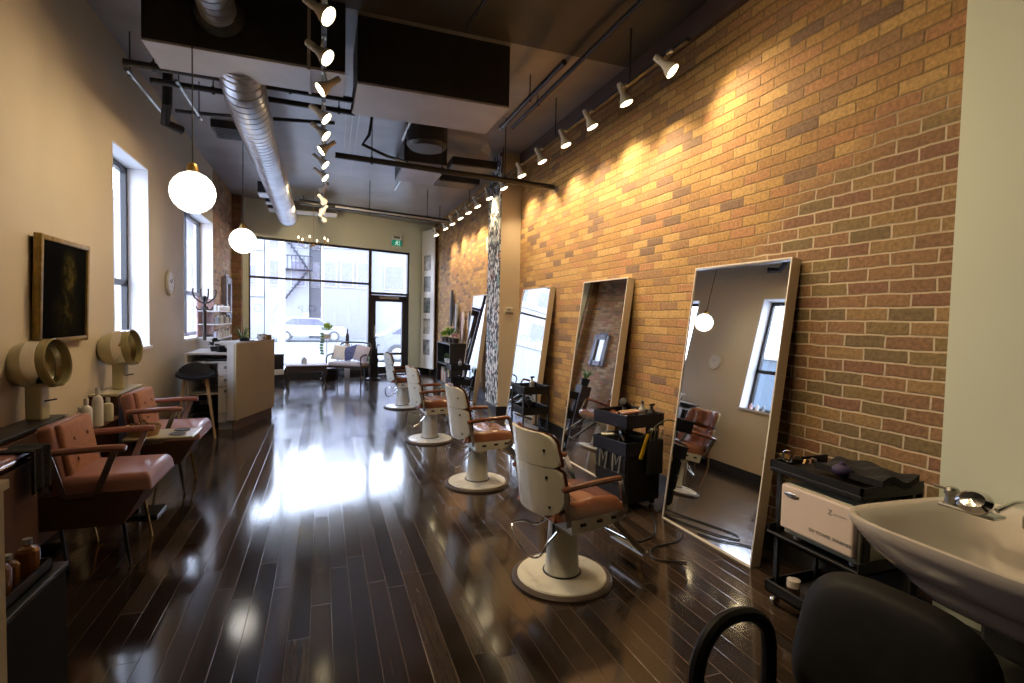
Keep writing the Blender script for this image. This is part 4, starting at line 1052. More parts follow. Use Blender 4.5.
MB().box(s0-.09, s0+.09, -.075, -.07, 3.48, 3.53, .002, fM).obj('test_strip', M['bottlegrey'], t, 0)
# white poster panel right of the door
PA = Vector((2.47, 13.93, 0)); PB = Vector((2.69, 13.36, 0)); dv = (PB-PA).normalized(); nv = Vector((dv.y, -dv.x, 0))
if nv.x > 0: nv = -nv
PM = Matrix(((dv.x, nv.x, 0, PA.x), (dv.y, nv.y, 0, PA.y), (0, 0, 1, 0), (0, 0, 0, 1))); PL = (PB-PA).length
t = thing('poster_panel', 'tall white display panel of portrait photos beside the shop door', 'display panel')
MB().box(0, PL, -.03, 0, .14, 3.75, .003, PM).obj('panel_board', M['paper'], t, 0)
greys = [pm('photo_print', (.22, .22, .22), .5, var=.8, scale=5), pm('photo_print', (.35, .33, .3), .5, var=.8, scale=6), pm('photo_print', (.15, .17, .17), .5, var=.9, scale=7)]
for k, z in enumerate((.5, 1.05, 1.6, 2.15, 2.7)):
    MB().box(PL*.2, PL*.72, .0, .006, z, z+.4, 0, PM).obj('photo', greys[k % 3], t, 0)

# ================================================================== BRICK WALL SIDE
t = thing('bookcase', 'black open bookcase against the brick near the door', 'bookcase', (2.62, 11.08, 0))
x0, x1, y0, y1 = -.17, .17, -.63, .63
MB().box(x0, x1, y0, y0+.025, 0, .93).obj('side_panel', M['black'], t, 0); MB().box(x0, x1, y1-.025, y1, 0, .93).obj('side_panel', M['black'], t, 0)
MB().box(x0-.01, x1, y0-.01, y1+.01, .93, .96, .004).obj('top_board', M['black'], t, 0)
MB().box(x1-.01, x1, y0, y1, 0, .93).obj('back_board', M['black'], t, 0)
for z in (.08, .5): MB().box(x0+.01, x1-.01, y0+.025, y1-.025, z-.02, z).obj('shelf_board', M['black'], t, 0)
MB().box(x0, x0+.01, y0, y1, 0, .06).obj('plinth', M['black'], t, 0)
rnd = random.Random(5)
bm_ = [pm('book_cover', c, .6) for c in ((.35, .06, .04), (.08, .12, .2), (.5, .42, .3), (.1, .2, .1), (.45, .3, .1))]
y = 10.56
k = 0
while y < 11.5:
    w = rnd.uniform(.03, .05); h = rnd.uniform(.22, .32)
    tag(MB().box(-.1, .09, 0, w, 0, h, .003).obj('book', bm_[k % 5], None, 0, loc=(2.60, y, .081)), 'upright book in the bottom row of the black bookcase, %s from the cart side' % ORD[k], 'book', 'books in the bookcase bottom row'); y += w+.004; k += 1
for k, y in enumerate((10.75, 11.05, 11.35)):
    t = thing('potted_plant', 'small potted plant on the bookcase middle shelf, %s from the cart side' % ORD[k], 'plant', (2.6, y, .5), 0, 'plants on the bookcase middle shelf')
    MB().lathe([(0, 0), (.05, 0), (.06, .09), (.05, .09), (0, .08)], 12).obj('pot', M['glassware'], t); leafball(26, .13, (0, 0, .09), .035, seed=k+30).obj('foliage', M['green'], t, 0)
for k, (y, s_, mt) in enumerate(((10.6, .16, 'pinkcloth'), (10.95, .24, 'green'), (11.35, .26, 'limegreen'), (11.62, .16, 'green'))):
    t = thing('potted_plant', ['dusty pink flowering plant on the bookcase corner', 'dark green leafy plant on top of the bookcase', 'lime green plant on top of the bookcase', 'small green plant on the bookcase end nearest the door'][k], 'plant', (2.6, y, .96))
    MB().lathe([(0, 0), (.06, 0), (.075, .1), (.06, .1), (0, .09)], 14).obj('pot', M['darkwood'], t); leafball(46, s_, (0, 0, .1), .05, seed=k+50).obj('foliage', M[mt], t, 0)
# hanging scarves and necklaces on the brick
def hanging(y, z1, z0, w, mats, label, name='necklace_bundle', cat='necklaces'):
    t = thing(name, label, cat, (XR-.03, y, z1))
    MB().tube([(.03, 0, 0), (-.03, 0, 0), (-.04, 0, .015)], .007, 6).obj('hook', M['black'], t)
    rnd = random.Random(int(y*100))
    for i, mt in enumerate(mats):
        m_ = MB(); off = (i-(len(mats)-1)/2)*w/len(mats)
        for s_ in range(3):
            ww = rnd.uniform(.3, .5)*w/len(mats); L = (z1-z0)*rnd.uniform(.75, 1)
            pts = [(-.01-.012*s_, off*.3, 0), (-.015-.012*s_, off-ww, -L*.5), (-.02-.012*s_, off, -L), (-.015-.012*s_, off+ww, -L*.5), (-.01-.012*s_, off*.3, 0)]
            m_.tube(smooth_path(pts, 5), .011, 6)
        m_.obj('strand', M[mt], t)
hanging(11.60, 2.10, 1.30, .22, ('black', 'violet', 'bottlegrey'), 'long dark necklaces hung highest on the brick above the bookcase')
hanging(11.15, 1.80, 1.15, .26, ('bottlegrey', 'lilac', 'black'), 'grey and lilac necklaces hung above the bookcase plants')
hanging(10.60, 1.62, .98, .22, ('lilac', 'pinkcloth', 'black'), 'pale pink scarf and beads hung over the bookcase corner', 'scarf', 'scarf')
hanging(10.05, 1.62, 1.25, .16, ('black', 'lilac'), 'short black and white beads hung nearest the leaning mirror')
# thermostat on the pier, speaker and fire pull by wallpaper
t = thing('thermostat', 'small cream thermostat on the tan pier face', 'thermostat', (2.63, 7.43, 1.63))
MB().box(-.06, .06, -.025, 0, -.04, .04, .006).obj('cover', M['cream'], t, 0); MB().box(-.02, .02, -.028, -.024, -.01, .015).obj('display', M['bottlegrey'], t, 0)
t = thing('alarm_box', 'cream alarm speaker box on the brick past the papered pier', 'alarm', (XR-.05, 8.75, 2.80))
MB().box(-.06, .05, -.11, .11, -.12, .12, .01).obj('box_body', M['cream'], t, 0); MB().box(-.065, -.058, -.07, .07, -.16, -.12).obj('grille', M['bottlegrey'], t, 0)
t = thing('wall_outlet', 'black outlet and cable on the brick beside the poster panel', 'outlet', (XR-.015, 12.6, .62))
MB().box(-.02, .015, -.05, .05, -.07, .07, .006).obj('plate', M['black'], t, 0); MB().tube([(-.02, 0, -.03), (-.03, 0, -.3), (-.02, .02, -.55)], .008).obj('cable', M['black'], t)

# ================================================================== STYLING CARTS
def make_cart(w=.19, d=.16, hs=(.66, .42, .14)):
    """three-tier utility cart: w half length (y), d half depth (x)"""
    t = thing('utility_cart', '', 'cart')
    for sx in (-1, 1):
        for sy in (-1, 1):
            p = MB().bar((sx*d, sy*w*.86, .05), (sx*d, sy*w*.86, hs[0]+.06), .03, .012).obj('post', M['black'], t)
            MB().lathe([(0, -.012), (.022, -.012), (.024, 0), (.022, .012), (0, .012)], 12, Matrix.Translation((sx*d, sy*w*.86, .026)) @ Matrix.Rotation(PI/2, 4, 'X')).obj('caster', M['blackpl'], p)
    for h in hs:
        m_ = MB(); q = .007
        m_.box(-d, d, -w, w, h-.03, h-.024)
        m_.box(-d, -d+q, -w, w, h-.03, h+.055, .002).box(d-q, d, -w, w, h-.03, h+.055, .002).box(-d, d, -w, -w+q, h-.03, h+.055, .002).box(-d, d, w-q, w, h-.03, h+.055, .002)
        m_.tube([(-d, -w, h+.055), (d, -w, h+.055), (d, w, h+.055), (-d, w, h+.055)], .006, 6, closed=True)
        m_.obj('tray', M['blackpl'], t, 0)
    return t
ca = make_cart()
ca.location = (2.33, 5.74, 0); ca.rotation_euler = (0, 0, .05); ca['label'] = 'black three tier cart between the second and third leaning mirrors'; ca['group'] = 'black utility carts'
dup(ca, None, (2.14, 8.50, 0), 0, 'black three tier cart beyond the papered pier')
def tool(kind, loc, rot, label, mats, grp='styling tools on the carts'):
    t = thing(kind, label, kind.replace('_', ' '), loc, 0, grp); t.rotation_euler = rot
    if kind == 'hair_dryer':
        MB().lathe([(0, -.09), (.032, -.085), (.036, 0), (.026, .07), (.022, .11), (0, .11)], 16, Matrix.Rotation(PI/2, 4, 'Y')).obj('barrel', M[mats], t)
        MB().bar((-.03, 0, -.02), (-.02, 0, -.13), .03, .025, .008).obj('handle', M[mats], t)
    elif kind == 'hair_brush':
        MB().tube([(-.12, 0, 0), (0, 0, 0)], [.008, .010], 8).obj('handle', M['darkwood'], t); MB().tube([(0, 0, 0), (.02, 0, 0), (.1, 0, 0), (.12, 0, 0)], [.012, .026, .026, .01], 12).obj('bristle_barrel', M[mats], t)
    elif kind == 'spray_bottle':
        MB().lathe([(0, 0), (.03, 0), (.033, .1), (.012, .13), (.012, .15), (0, .15)], 12).obj('bottle_body', M[mats], t); MB().bar((-.02, 0, .16), (.035, 0, .16), .018, .02, .004).obj('trigger', M['black'], t)
    elif kind == 'hair_clip':
        MB().prism([(0, 0), (.12, .01), (.13, .025), (.02, .035)], -.012, .012).obj('clip_body', M[mats], t, 0)
    return t
for (bx, by, zz) in ((2.33, 5.74, .70), (2.14, 8.50, .70)):
    w = 'second gap' if by < 6 else 'pier'
    tool('spray_bottle', (bx+.05, by+.08, zz-.06), (0, 0, 0), 'spray bottle in the top tray of the cart by the %s' % ('third leaning mirror' if by < 6 else 'bookcase mirror'), 'bottlegrey')
    tool('hair_brush', (bx-.04, by-.05, zz-.035), (0, .1, .9), 'round hair brush in the top tray of the cart by the %s' % ('third leaning mirror' if by < 6 else 'bookcase mirror'), 'black')
    tool('hair_dryer', (bx, by+.02, .50), (0, .2, 1.2), 'black hair dryer in the middle tray of the cart by the %s' % ('third leaning mirror' if by < 6 else 'bookcase mirror'), 'blackpl')
    tool('hair_dryer', (bx, by+.0, .22), (0, .2, -.8), 'pale hair dryer in the bottom tray of the cart by the %s' % ('third leaning mirror' if by < 6 else 'bookcase mirror'), 'glassware')

# tool trolley beside first mirror: stacked deep trays over a solid drawer base
t = thing('tool_trolley', 'bulky black tool trolley with deep trays between the first two mirrors', 'trolley', (2.38, 3.70, 0), .18)
MB().box(-.17, .19, -.19, .19, .05, .44, .015).obj('drawer_base', M['blackpl'], t, 0)
for z0 in (.07, .19, .31):
    dr = MB().box(-.185, -.17, -.18, .18, z0, z0+.11, .005).obj('drawer', M['blackpl'], t, 0)
for sy in (-.09, .07):
    MB().tube([(-.19, sy-.045, .44), (-.205, sy-.035, .30), (-.205, sy+.035, .30), (-.19, sy+.045, .44)], .007, 6).tube([(-.19, sy-.025, .43), (-.2, sy, .36), (-.19, sy+.025, .43)], .005, 6).obj('tool_clip', M['bottlegrey'], t)
m_ = MB(); 
def deep_tray(z, h, name):
    m_ = MB(); q = .008; d, w = .2, .2
    m_.box(-d, d, -w, w, z, z+.008).box(-d, -d+q, -w, w, z, z+h, .002).box(d-q, d, -w, w, z, z+h, .002).box(-d, d, -w, -w+q, z, z+h, .002).box(-d, d, w-q, w, z, z+h, .002)
    m_.tube([(-d, -w, z+h), (d, -w, z+h), (d, w, z+h), (-d, w, z+h)], .007, 6, closed=True)
    m_.obj(name, pm('navy_black_plastic', (.012, .013, .024), .4, spec=.35), t, 0)
deep_tray(.445, .10, 'deep_tray'); deep_tray(.66, .10, 'deep_tray')
for sy in (-1, 1): MB().box(.08, .17, sy*.15-.03, sy*.15+.03, .44, .70).obj('riser', M['blackpl'], t, 0)
for sx in (-.14, .15):
    for sy in (-.14, .14): MB().lathe([(0, -.012), (.024, -.012), (.025, 0), (.024, .012), (0, .012)], 12, Matrix.Translation((sx, sy, .027)) @ Matrix.Rotation(PI/2, 4, 'X')).obj('caster', M['blackpl'], t)
tool('hair_brush', (2.32, 3.78, .715), (0, 0, 1.4), 'round brush with wooden handle in the trolley top tray', 'leather')
tool('hair_brush', (2.42, 3.72, .72), (0, 0, .9), 'round brush lying by the wall side of the trolley top tray', 'black')
for k in range(3): tag(MB().box(-.11, .11, -.012, .012, 0, .01, .002).obj('comb', M[['leather', 'pinkcloth', 'wood'][k]], None, 0, loc=(2.36+.01*k, 3.60+.055*k, .755)), ['tan comb across the trolley top tray', 'dusty pink comb across the trolley top tray', 'wooden comb across the trolley top tray'][k], 'comb')
for o in [o for o in COL.objects if o.name.startswith('comb')]: o.rotation_euler = (0, 0, .3)
tool('hair_dryer', (2.28, 3.74, .56), (0, .1, 2.6), 'silver nosed hair dryer resting in the trolley lower tray', 'steel')
tool('hair_dryer', (2.36, 3.58, .57), (0, .0, 2.2), 'black hair dryer in the trolley lower tray', 'blackpl')
tool('spray_bottle', (2.50, 3.55, .67), (0, 0, .4), 'black spray bottle standing in the trolley top tray', 'blackpl')
tool('hair_dryer', (2.46, 3.86, .78), (0, .5, .6), 'black hair dryer lying across the far corner of the trolley top tray', 'blackpl')
tool('spray_bottle', (2.50, 3.68, .67), (0, 0, 1.2), 'grey spray bottle beside the black one in the trolley top tray', 'bottlegrey')
tool('hair_clip', (2.27, 3.58, .72), (0, 0, .4), 'steel hair clip on the trolley top tray edge', 'steel')
tool('hair_brush', (2.27, 3.60, .575), (0, -.1, 1.1), 'black round brush standing out of the trolley lower tray', 'black')
t = thing('tool_holster', 'black holster of scissors hanging on the trolley side nearest the large mirror', 'holster', (2.50, 3.505, .44), .18)
MB().box(-.08, .08, -.03, .0, -.16, .12, .01).obj('holster_pouch', M['towel'], t)
for k in range(4): MB().tube([(-.06+.04*k, -.018, .10), (-.06+.04*k, -.03, .19)], .006, 6).tube([(-.06+.04*k+.012*math.cos(a), -.03, .205+.015*math.sin(a)) for a in (0, 1.05, 2.1, 3.14, 4.19, 5.24)], .003, 5, closed=True).obj('scissor_handle', M['steel'], t)
t = thing('yellow_comb', 'bright yellow comb hooked on the trolley side', 'comb', (2.385, 3.478, .50)); t.rotation_euler = (.06, .32, .18)
MB().box(-.014, .014, -.006, .006, -.09, .12, .004).obj('comb_spine', M['yellow'], t, 0)
m_ = MB()
for k in range(10): m_.box(.014, .026, -.003, .003, -.085+k*.013, -.08+k*.013)
m_.obj('teeth', M['yellow'], t, 0)
def cable(name, pts, r, label):
    tag(MB().tube(smooth_path(pts, 8), r, 6).obj(name, M['black'], None), label, 'cable')
cable('power_cable', [(2.45, 3.52, .62), (2.6, 3.45, .72), (2.74, 3.40, .60), (2.76, 3.42, .3), (2.72, 3.45, .03), (2.5, 3.42, .008)], .006, 'black cable looping from the trolley down the brick wall')
cable('floor_cable', [(2.30, 3.50, .02), (2.12, 3.38, .007), (1.92, 3.12, .007), (2.02, 2.98, .007), (2.2, 3.05, .007), (2.36, 3.28, .007), (2.42, 3.40, .007)], .006, 'black cable loop on the floor in front of the first mirror')
cable('floor_cable', [(2.14, 2.62, .007), (1.98, 2.72, .007), (2.06, 2.86, .007), (2.28, 2.9, .007), (2.40, 3.0, .007)], .006, 'black cable loop on the floor below the large mirror glass')

# ================================================================== TOWEL WARMER CART
t = thing('equipment_cart', 'black cart carrying the towel warmer between mirror and sink', 'cart', (2.42, 1.84, 0))
d, w = .20, .25
for h in (.10, .40):
    m_ = MB(); m_.box(-d, d, -w, w, h-.01, h).box(-d, -d+.008, -w, w, h-.01, h+(.05 if h < .3 else .012)).box(-d, d, -w, -w+.008, h-.01, h+.05).box(-d, d, w-.008, w, h-.01, h+.05).tube([(-d, -w, h+(.05 if h < .3 else .012)), (-d, w, h+(.05 if h < .3 else .012))], .006, 6)
    m_.obj('tray', M['blackpl'], t, 0)
MB().box(-d, d, -w, w, .73, .755, .006).box(-d, -d+.01, -w, w, .755, .79).box(-d, d, w-.01, w, .755, .79).box(-d, d, -w, -w+.01, .755, .79).obj('top_tray', M['blackpl'], t, 0)
for sx in (-1, 1):
    for sy in (-1, 1):
        p = MB().bar((sx*(d-.06), sy*(w-.012), .05), (sx*(d-.06), sy*(w-.012), .74), .022, .02).obj('post', M['black'], t)
        MB().lathe([(0, -.011), (.024, -.011), (.026, 0), (.024, .011), (0, .011)], 14, Matrix.Translation((sx*(d-.06), sy*(w-.012), .028)) @ Matrix.Rotation(PI/2, 4, 'X')).obj('caster', M['chrome'] if sx < 0 else M['blackpl'], p)
MB().box(d-.01, d, -w, w, .1, .74).obj('back_board', M['blackpl'], t, 0)
t = thing('towel_warmer', 'cream towel warmer cabinet with oval handle on the black cart', 'towel warmer', (2.42, 1.815, .42))
MB().box(-.17, .15, -.20, .20, .01, .27, .008).obj('cabinet_body', pm('towel_warmer_shell', (.42, .43, .33), .4), t, 0)
dr = MB().box(-.205, -.17, -.195, .195, .045, .27, .01).obj('door', pm('towel_warmer_door', (.74, .62, .56), .4, var=.03), t, 0)
MB().ball((-.206, .13, .225), .045, .14, 1, .34).obj('handle', M['steel'], dr)
T = Matrix.Translation((-.2065, -.085, .095)) @ Matrix.Rotation(-PI/2, 4, 'Z') @ Matrix.Rotation(PI/2, 4, 'X')
text('UV TOWEL WARMER', 'door_lettering', M['bottlegrey'], dr, .023, T)
T = Matrix.Translation((-.2065, -.12, .215)) @ Matrix.Rotation(-PI/2, 4, 'Z') @ Matrix.Rotation(PI/2, 4, 'X') @ Matrix.Shear('XY', 4, (0, 0))
text('Z', 'script_mark', M['bottlegrey'], dr, .034, T @ Matrix.Translation((-.04, 0, 0)))
m_ = MB(); m_.tube(smooth_path([(-.207, -.10-.008*k, .212+.004*(k % 2)) for k in range(9)], 3), .0012, 5); m_.obj('script_tail', M['bottlegrey'], dr)
for sx in (-.13, .1):
    for sy in (-.15, .15): MB().lathe([(0, -.015), (.018, -.015), (.02, .01), (0, .01)], 10, Matrix.Translation((sx, sy, 0))).obj('rubber_foot', M['whitelam'], t)
# items on the cart
t = thing('tool_roll', 'loose black tool roll on top of the towel warmer cart', 'tool roll', (2.45, 1.78, .77))
MB().grid(lambda u, v: (-.12+.24*u, -.2+.34*v, .015+.018*math.sin(u*7)*math.cos(v*9)), 14, 18, thick=(0, 0, .03)).obj('roll_cloth', M['towel'], t, 60)
t = thing('violet_pouch', 'dark violet pouch on the towel warmer cart', 'pouch', (2.34, 1.78, .79))
MB().ball((0, 0, .02), .042, 1, 1.1, .7).obj('pouch_body', M['violet'], t); MB().tube([(0, 0, .04), (0, 0, .06)], [.018, .012]).obj('pouch_neck', M['violet'], t)
for k in range(6):
    t = thing('hair_clip', 'small hair clip on the towel warmer cart top, %s counted from the sink side' % ORD[k], 'hair clip', (2.30+.03*(k % 3), 1.96+.028*k-.02*(k % 3)*2, .835), .5*k, 'copper clips on the cart top')
    MB().prism([(0, -.005), (.06, 0), (.065, .012), (.01, .016)], -.006, .006).obj('clip_body', M[['brass', 'leather', 'steel'][k % 3]], t, 0)
for o in [o for o in COL.objects if o.name.startswith('hair_clip') and o.get('group') == 'copper clips on the cart top']: o.location.z = .80; o.location.y = min(o.location.y, 2.06)
t = thing('roller_ring', 'small chrome ring tool on the towel warmer cart corner', 'ring', (2.26, 2.02, .80))
MB().tube([(0, .03*math.cos(a*.6283), .02+.03*math.sin(a*.6283)) for a in range(10)], .005, 6, closed=True).obj('ring_body', M['chrome'], t)
t = thing('product_jar', 'pale capped jar in the cart tray below the towel warmer', 'jar', (2.26, 1.95, .10))
MB().lathe([(0, 0), (.03, 0), (.03, .07), (0, .07)], 16).obj('jar_body', M['darkwood'], t); MB().lathe([(0, .07), (.032, .07), (.032, .105), (0, .11)], 16).obj('lid', M['por'], t)
t = thing('product_box', 'flat cream box in the cart bottom tray', 'box', (2.32, 1.78, .10), .2)
MB().box(-.06, .06, -.09, .09, 0, .05, .003).obj('carton', M['tan'], t, 0); MB().box(-.061, .061, -.02, .02, .0, .051).obj('label_band', M['kick'], t, 0)

# ================================================================== SHAMPOO SINK
t = thing('shampoo_sink', 'pinkish porcelain shampoo basin on the pale wall with chrome faucet', 'sink', (0, 0, 0))
# rim outline in plan (x,y), neck dip toward -X
def rimz(x, y): return .82+.02*(x-1.86)
YS0, YS1, XS0, XS1 = .62, 1.40, 1.755, 2.585
def outline(a, k=1.0, grow=0.0):
    """superellipse-like outline; a in 0..2pi"""
    cx_, cy_ = (XS0+XS1)/2, (YS0+YS1)/2; hx, hy = (XS1-XS0)/2+grow, (YS1-YS0)/2+grow
    c, s_ = math.cos(a), math.sin(a); p = .44
    return cx_+hx*k*math.copysign(abs(c)**p, c), cy_+hy*k*math.copysign(abs(s_)**p, s_)
def basin():
    rings = []
    def ring(k, z, shift=0.0, dip=0.0):
        r_ = []
        for i in range(56):
            a = 2*PI*i/56; x, y = outline(a, k)
            x += shift; dz = 0
            r_.append((x, y, z+dip*max(0, -math.cos(a))**3 - .03*(x-1.86)))
        return r_
    R_ = [ring(.30, .61, -.02), ring(.50, .625, -.03), ring(.70, .70, -.04), ring(.83, .785, -.04), ring(.90, .815, -.03), ring(.95, .824, -.01), ring(1.0, .82), ring(1.0, .80), ring(.95, .77), ring(.86, .715), ring(.74, .665), ring(.66, .65), ring(.62, .62), ring(.5, .57), ring(.3, .53)]
    vs = [v for r_ in R_ for v in r_]; fs_ = []
    for j in range(len(R_)-1):
        for i in range(56): k = (i+1) % 56; fs_.append((j*56+i, j*56+k, (j+1)*56+k, (j+1)*56+i))
    fs_.append(tuple(range(56))); fs_.append(tuple((len(R_)-1)*56+i for i in range(56)))
    return MB()._add(vs, fs_)
b_ = basin().obj('basin', M['por'], t, 50)
MB().tube([(2.3, 1.0, .54), (2.3, 1.0, .34), (2.42, 1.0, .26), (2.56, 1.0, .26)], .03, 12).obj('waste_pipe', M['blackpl'], t)
MB().box(2.33, 2.59, .85, 1.2, .3, .53, .02).obj('bracket_box', M['black'], t, 0)
MB().lathe([(0, .602), (.03, .602), (.034, .606), (0, .606)], 16, Matrix.Translation((2.13, 1.0, .01))).obj('drain', M['chrome'], b_)
fc = MB().box(2.19, 2.26, 1.10, 1.28, .832, .845, .006).obj('faucet_base', M['steel'], t, 0)
MB().lathe([(0, 0), (.022, 0), (.02, .03), (.024, .035), (.024, .05), (.016, .06), (0, .062)], 16, Matrix.Translation((2.22, 1.25, .845))).bar((2.22, 1.25, .895), (2.18, 1.29, .905), .012, .008).obj('faucet_tap', M['steel'], fc)
MB().lathe([(0, -.03), (.018, -.03), (.04, .0), (.044, .02), (.03, .035), (0, .04)], 20, Matrix.Translation((2.19, 1.155, .875)) @ Matrix.Rotation(-.9, 4, 'Y') @ Matrix.Diagonal((1, 1.3, 1, 1))).obj('spray_head', M['chrome'], fc)
MB().tube(smooth_path([(2.22, 1.02, .84), (2.22, 1.02, .90), (2.17, 1.03, .925), (2.10, 1.05, .90)], 5), .009, 8).lathe([(0, 0), (.018, 0), (.018, .04), (0, .04)], 12, Matrix.Translation((2.22, 1.02, .835))).obj('mixer_lever', M['chrome'], t)
MB().tube(smooth_path([(2.35, .95, .55), (2.15, .9, .42), (2.1, .85, .25), (2.25, .8, .12), (2.5, .85, .2)], 6), .012, 8).obj('hose', M['black'], t)
t = thing('sink_cabinet', 'low black cabinet under the shampoo basin', 'cabinet', (2.42, 1.15, 0))
MB().box(-.12, .17, -.35, .3, 0, .24, .006).obj('carcass', M['black'], t, 0); MB().box(-.135, -.12, -.33, .28, .03, .22, .003).obj('door', M['black'], t, 0)

# shampoo chair in the foreground
t = thing('shampoo_chair', 'black vinyl shampoo chair with looped arms in front of the basin', 'chair', (1.20, .84, 0), PI+.12)
# local: +x is forward (away from sink), back at -x
Rb = Matrix.Translation((-.13, -.05, .41)) @ Matrix.Rotation(-.32, 4, 'Y')
def backpad(sg):
    def f(u, v):
        # rounded superellipse pad
        a = 2*PI*u; r_ = v; c, s_ = math.cos(a), math.sin(a)
        y = .24*r_*math.copysign(abs(c)**.62, c); z = .2+.21*r_*math.copysign(abs(s_)**.62, s_)
        return (sg*.045*math.sqrt(max(0, 1-r_**6)), y, z)
    return f
MB().grid(backpad(1), 40, 10, M=Rb).grid(backpad(-1), 40, 10, M=Rb).obj('backrest', M['vinylblk'], t, 60)
MB().box(-.22, .28, -.25, .25, .36, .46, .04, seg=3).obj('seat', M['vinylblk'], t, 60)
for s_ in (-1, 1):
    y = s_*.30
    MB().tube(smooth_path([(.20, y, .42), (.21, y, .56), (.17, y, .645), (.10, y, .68), (0, y, .665), (-.07, y, .60), (-.085, y, .48), (-.08, y, .42)], 5), .021, 10).obj('arm_loop', M['vinylblk'], t)
MB().lathe([(0, 0), (.26, 0), (.26, .02), (.06, .05), (.04, .06), (.04, .36), (0, .36)], 28).obj('pedestal', M['black'], t)
MB().bar((-.15, -.03, .4), (-.21, -.04, .52), .1, .02).obj('recline_bracket', M['steel'], t)

# ================================================================== STREET OUTSIDE
struct(MB().box(-25, 30, 14.7, 60, -.25, -.12), 'ground', pm('asphalt', (.12, .12, .125), .85, var=.1, scale=3))
struct(MB().box(-12, 16, 14.61, 17.4, -.12, -.02), 'sidewalk', pm('concrete', (.26, .26, .26), .8, var=.06))
struct(MB().box(-14, XL-.4, -4, 14.6, -.25, -.12), 'ground_side', pm('alley_concrete', (.4, .4, .4), .85, var=.1))
fac = [pm('pale_facade', (.21, .21, .22), .8, var=.06, scale=1), pm('grey_facade', (.17, .17, .19), .8, var=.06, scale=1), pm('brick_facade', (.165, .16, .175), .85, var=.15, scale=14, stretch=(1, 1, 5))]
wing = pm('dark_window_glass', (.10, .10, .15), .2, var=.2)
band = pm('pale_band', (.27, .27, .27), .7)
def building(x0, x1, y, h, mt, label, cols, rows, z0=3.4, ww=1.0, wh=1.6, bands=()):
    t = thing('building', label, 'building', ((x0+x1)/2, y, 0)); hw = (x1-x0)/2
    MB().box(-hw, hw, 0, 6, -.12, h).obj('facade', mt, t, 0)
    MB().box(-hw, hw, -.25, 0, h-.4, h).obj('cornice', band, t, 0)
    for z in bands: MB().box(-hw, hw, -.12, 0, z, z+.35).obj('stone_band', band, t, 0)
    for j in range(rows):
        for i in range(cols):
            cx_ = -hw+(i+.5)*2*hw/cols; z = z0+j*2.6
            if z+wh > h-.4: continue
            f = MB().box(cx_-ww/2-.08, cx_+ww/2+.08, -.06, .0, z-.08, z+wh+.08).obj('window', band, t, 0)
            MB().box(cx_-ww/2, cx_+ww/2, -.075, -.061, z, z+wh).obj('pane', wing, f, 0)
    return t
BY = 38
building(-14, -3.62, BY, 8.6, fac[0], 'pale street building with stone bands across the road', 4, 2, ww=1.6, wh=1.2, bands=(2.6, 5.6))
building(-3.58, -.85, BY, 8.2, fac[0], 'narrow white building beside the fire escape gap', 2, 2, ww=.8)
building(-.05, 3.1, BY-1, 8.6, fac[2], 'grey brick building across the road behind the settee', 3, 2, ww=.7)
building(3.2, 16, BY, 8.4, fac[0], 'pale building seen through the shop door', 4, 2, ww=1.3)
building(-.82, -.08, BY+.8, 8.0, fac[1], 'set back grey building behind the fire escape', 1, 2, ww=.4)
M['iron'] = pm('escape_iron', (.03, .03, .045), .8)
t = thing('fire_escape', 'dark iron fire escape on the building across the road', 'fire escape', (-1.75, BY-.92, 0))
for z in (4.4, 6.6):
    MB().box(-.9, 1.1, 0, .92, z, z+.06).obj('platform', M['iron'], t, 0)
    m_ = MB().tube([(-.9, 0, z+.9), (1.1, 0, z+.9)], .04, 6)
    for k in range(9): m_.tube([(-.9+k*.25, 0, z), (-.9+k*.25, 0, z+.9)], .025, 5)
    m_.obj('railing', M['iron'], t)
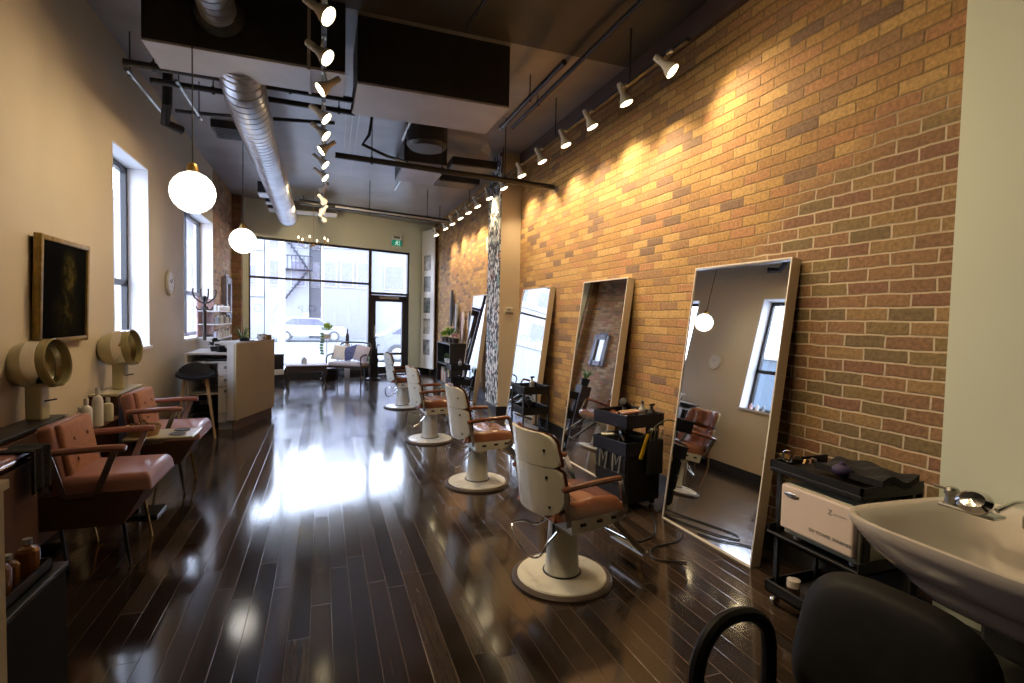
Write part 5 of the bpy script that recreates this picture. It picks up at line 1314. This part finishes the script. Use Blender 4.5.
for z0_, z1_, a, b in ((2.3, 4.4, -.7, .8), (4.4, 6.6, .9, -.6)):
    m_ = MB().tube([(a, .2, z0_), (b, .2, z1_)], .05, 6).tube([(a, .7, z0_), (b, .7, z1_)], .05, 6)
    for k in range(10): q = k/9; m_.box(a+(b-a)*q-.12, a+(b-a)*q+.12, .2, .7, z0_+(z1_-z0_)*q-.02, z0_+(z1_-z0_)*q+.02)
    m_.obj('stair_flight', M['iron'], t)
def car(x, y, mt, label, rz=0):
    t = thing('parked_car', label, 'car', (x, y, -.12), rz)
    prof = [(-2.1, .35), (2.1, .35), (2.15, .7), (1.9, .88), (1.1, .95), (.5, 1.40), (-1.0, 1.42), (-1.7, .98), (-2.1, .9), (-2.15, .6)]
    MB().prism(prof, -.82, .82).obj('car_body', mt, t, 40)
    MB().prism([(.98, .97), (.45, 1.34), (-.95, 1.36), (-1.5, 1.0)], -.83, .83).obj('side_windows', wing, t, 0)
    for sx in (-1.3, 1.35):
        for sy in (-.8, .8):
            w_ = MB().lathe([(0, -.1), (.2, -.1), (.31, -.09), (.33, 0), (.31, .09), (0, .09)], 24, Matrix.Translation((sx, sy, .33)) @ Matrix.Rotation(PI/2, 4, 'X')).obj('wheel', pm('tyre', (.07, .07, .075), .7), t)
            MB().lathe([(0, -.112), (.2, -.106), (.2, -.1), (0, -.1)], 18, Matrix.Translation((sx, sy, .33)) @ Matrix.Rotation(math.copysign(PI/2, -sy)*-1, 4, 'X')).obj('hubcap', M['steel'], w_)
car(3.7, 18.9, pm('silver_car_paint', (.2, .2, .21), .3, coat=.5), 'pale parked car seen through the glass shop door')
car(-.7, 33.5, pm('white_car_paint', (.24, .24, .24), .3, coat=.5), 'white car across the road in line with the fire escape')
t = thing('utility_pole', 'pale street pole rising outside the shop window', 'pole', (-1.38, 20.5, -.12))
MB().tube([(0, 0, 0), (0, 0, 8.4)], [.12, .10], 12).obj('shaft', pm('pole_paint', (.4, .4, .4), .6), t); MB().box(-.5, .5, -.06, .06, 7.6, 7.75).obj('crossarm', band, t, 0)
# neighbour's pale wall outside the side windows
t = thing('building', 'pale blue rendered neighbour building outside the side windows', 'building', (-9.5, 6, 0))
MB().box(-3, 0, -9, 8, -.12, 3.2).obj('facade', pm('blue_render', (.06, .085, .11), .8, var=.05), t, 0)
MB().box(-3.05, .08, -9.05, 8.05, 3.2, 3.3).obj('parapet', band, t, 0)
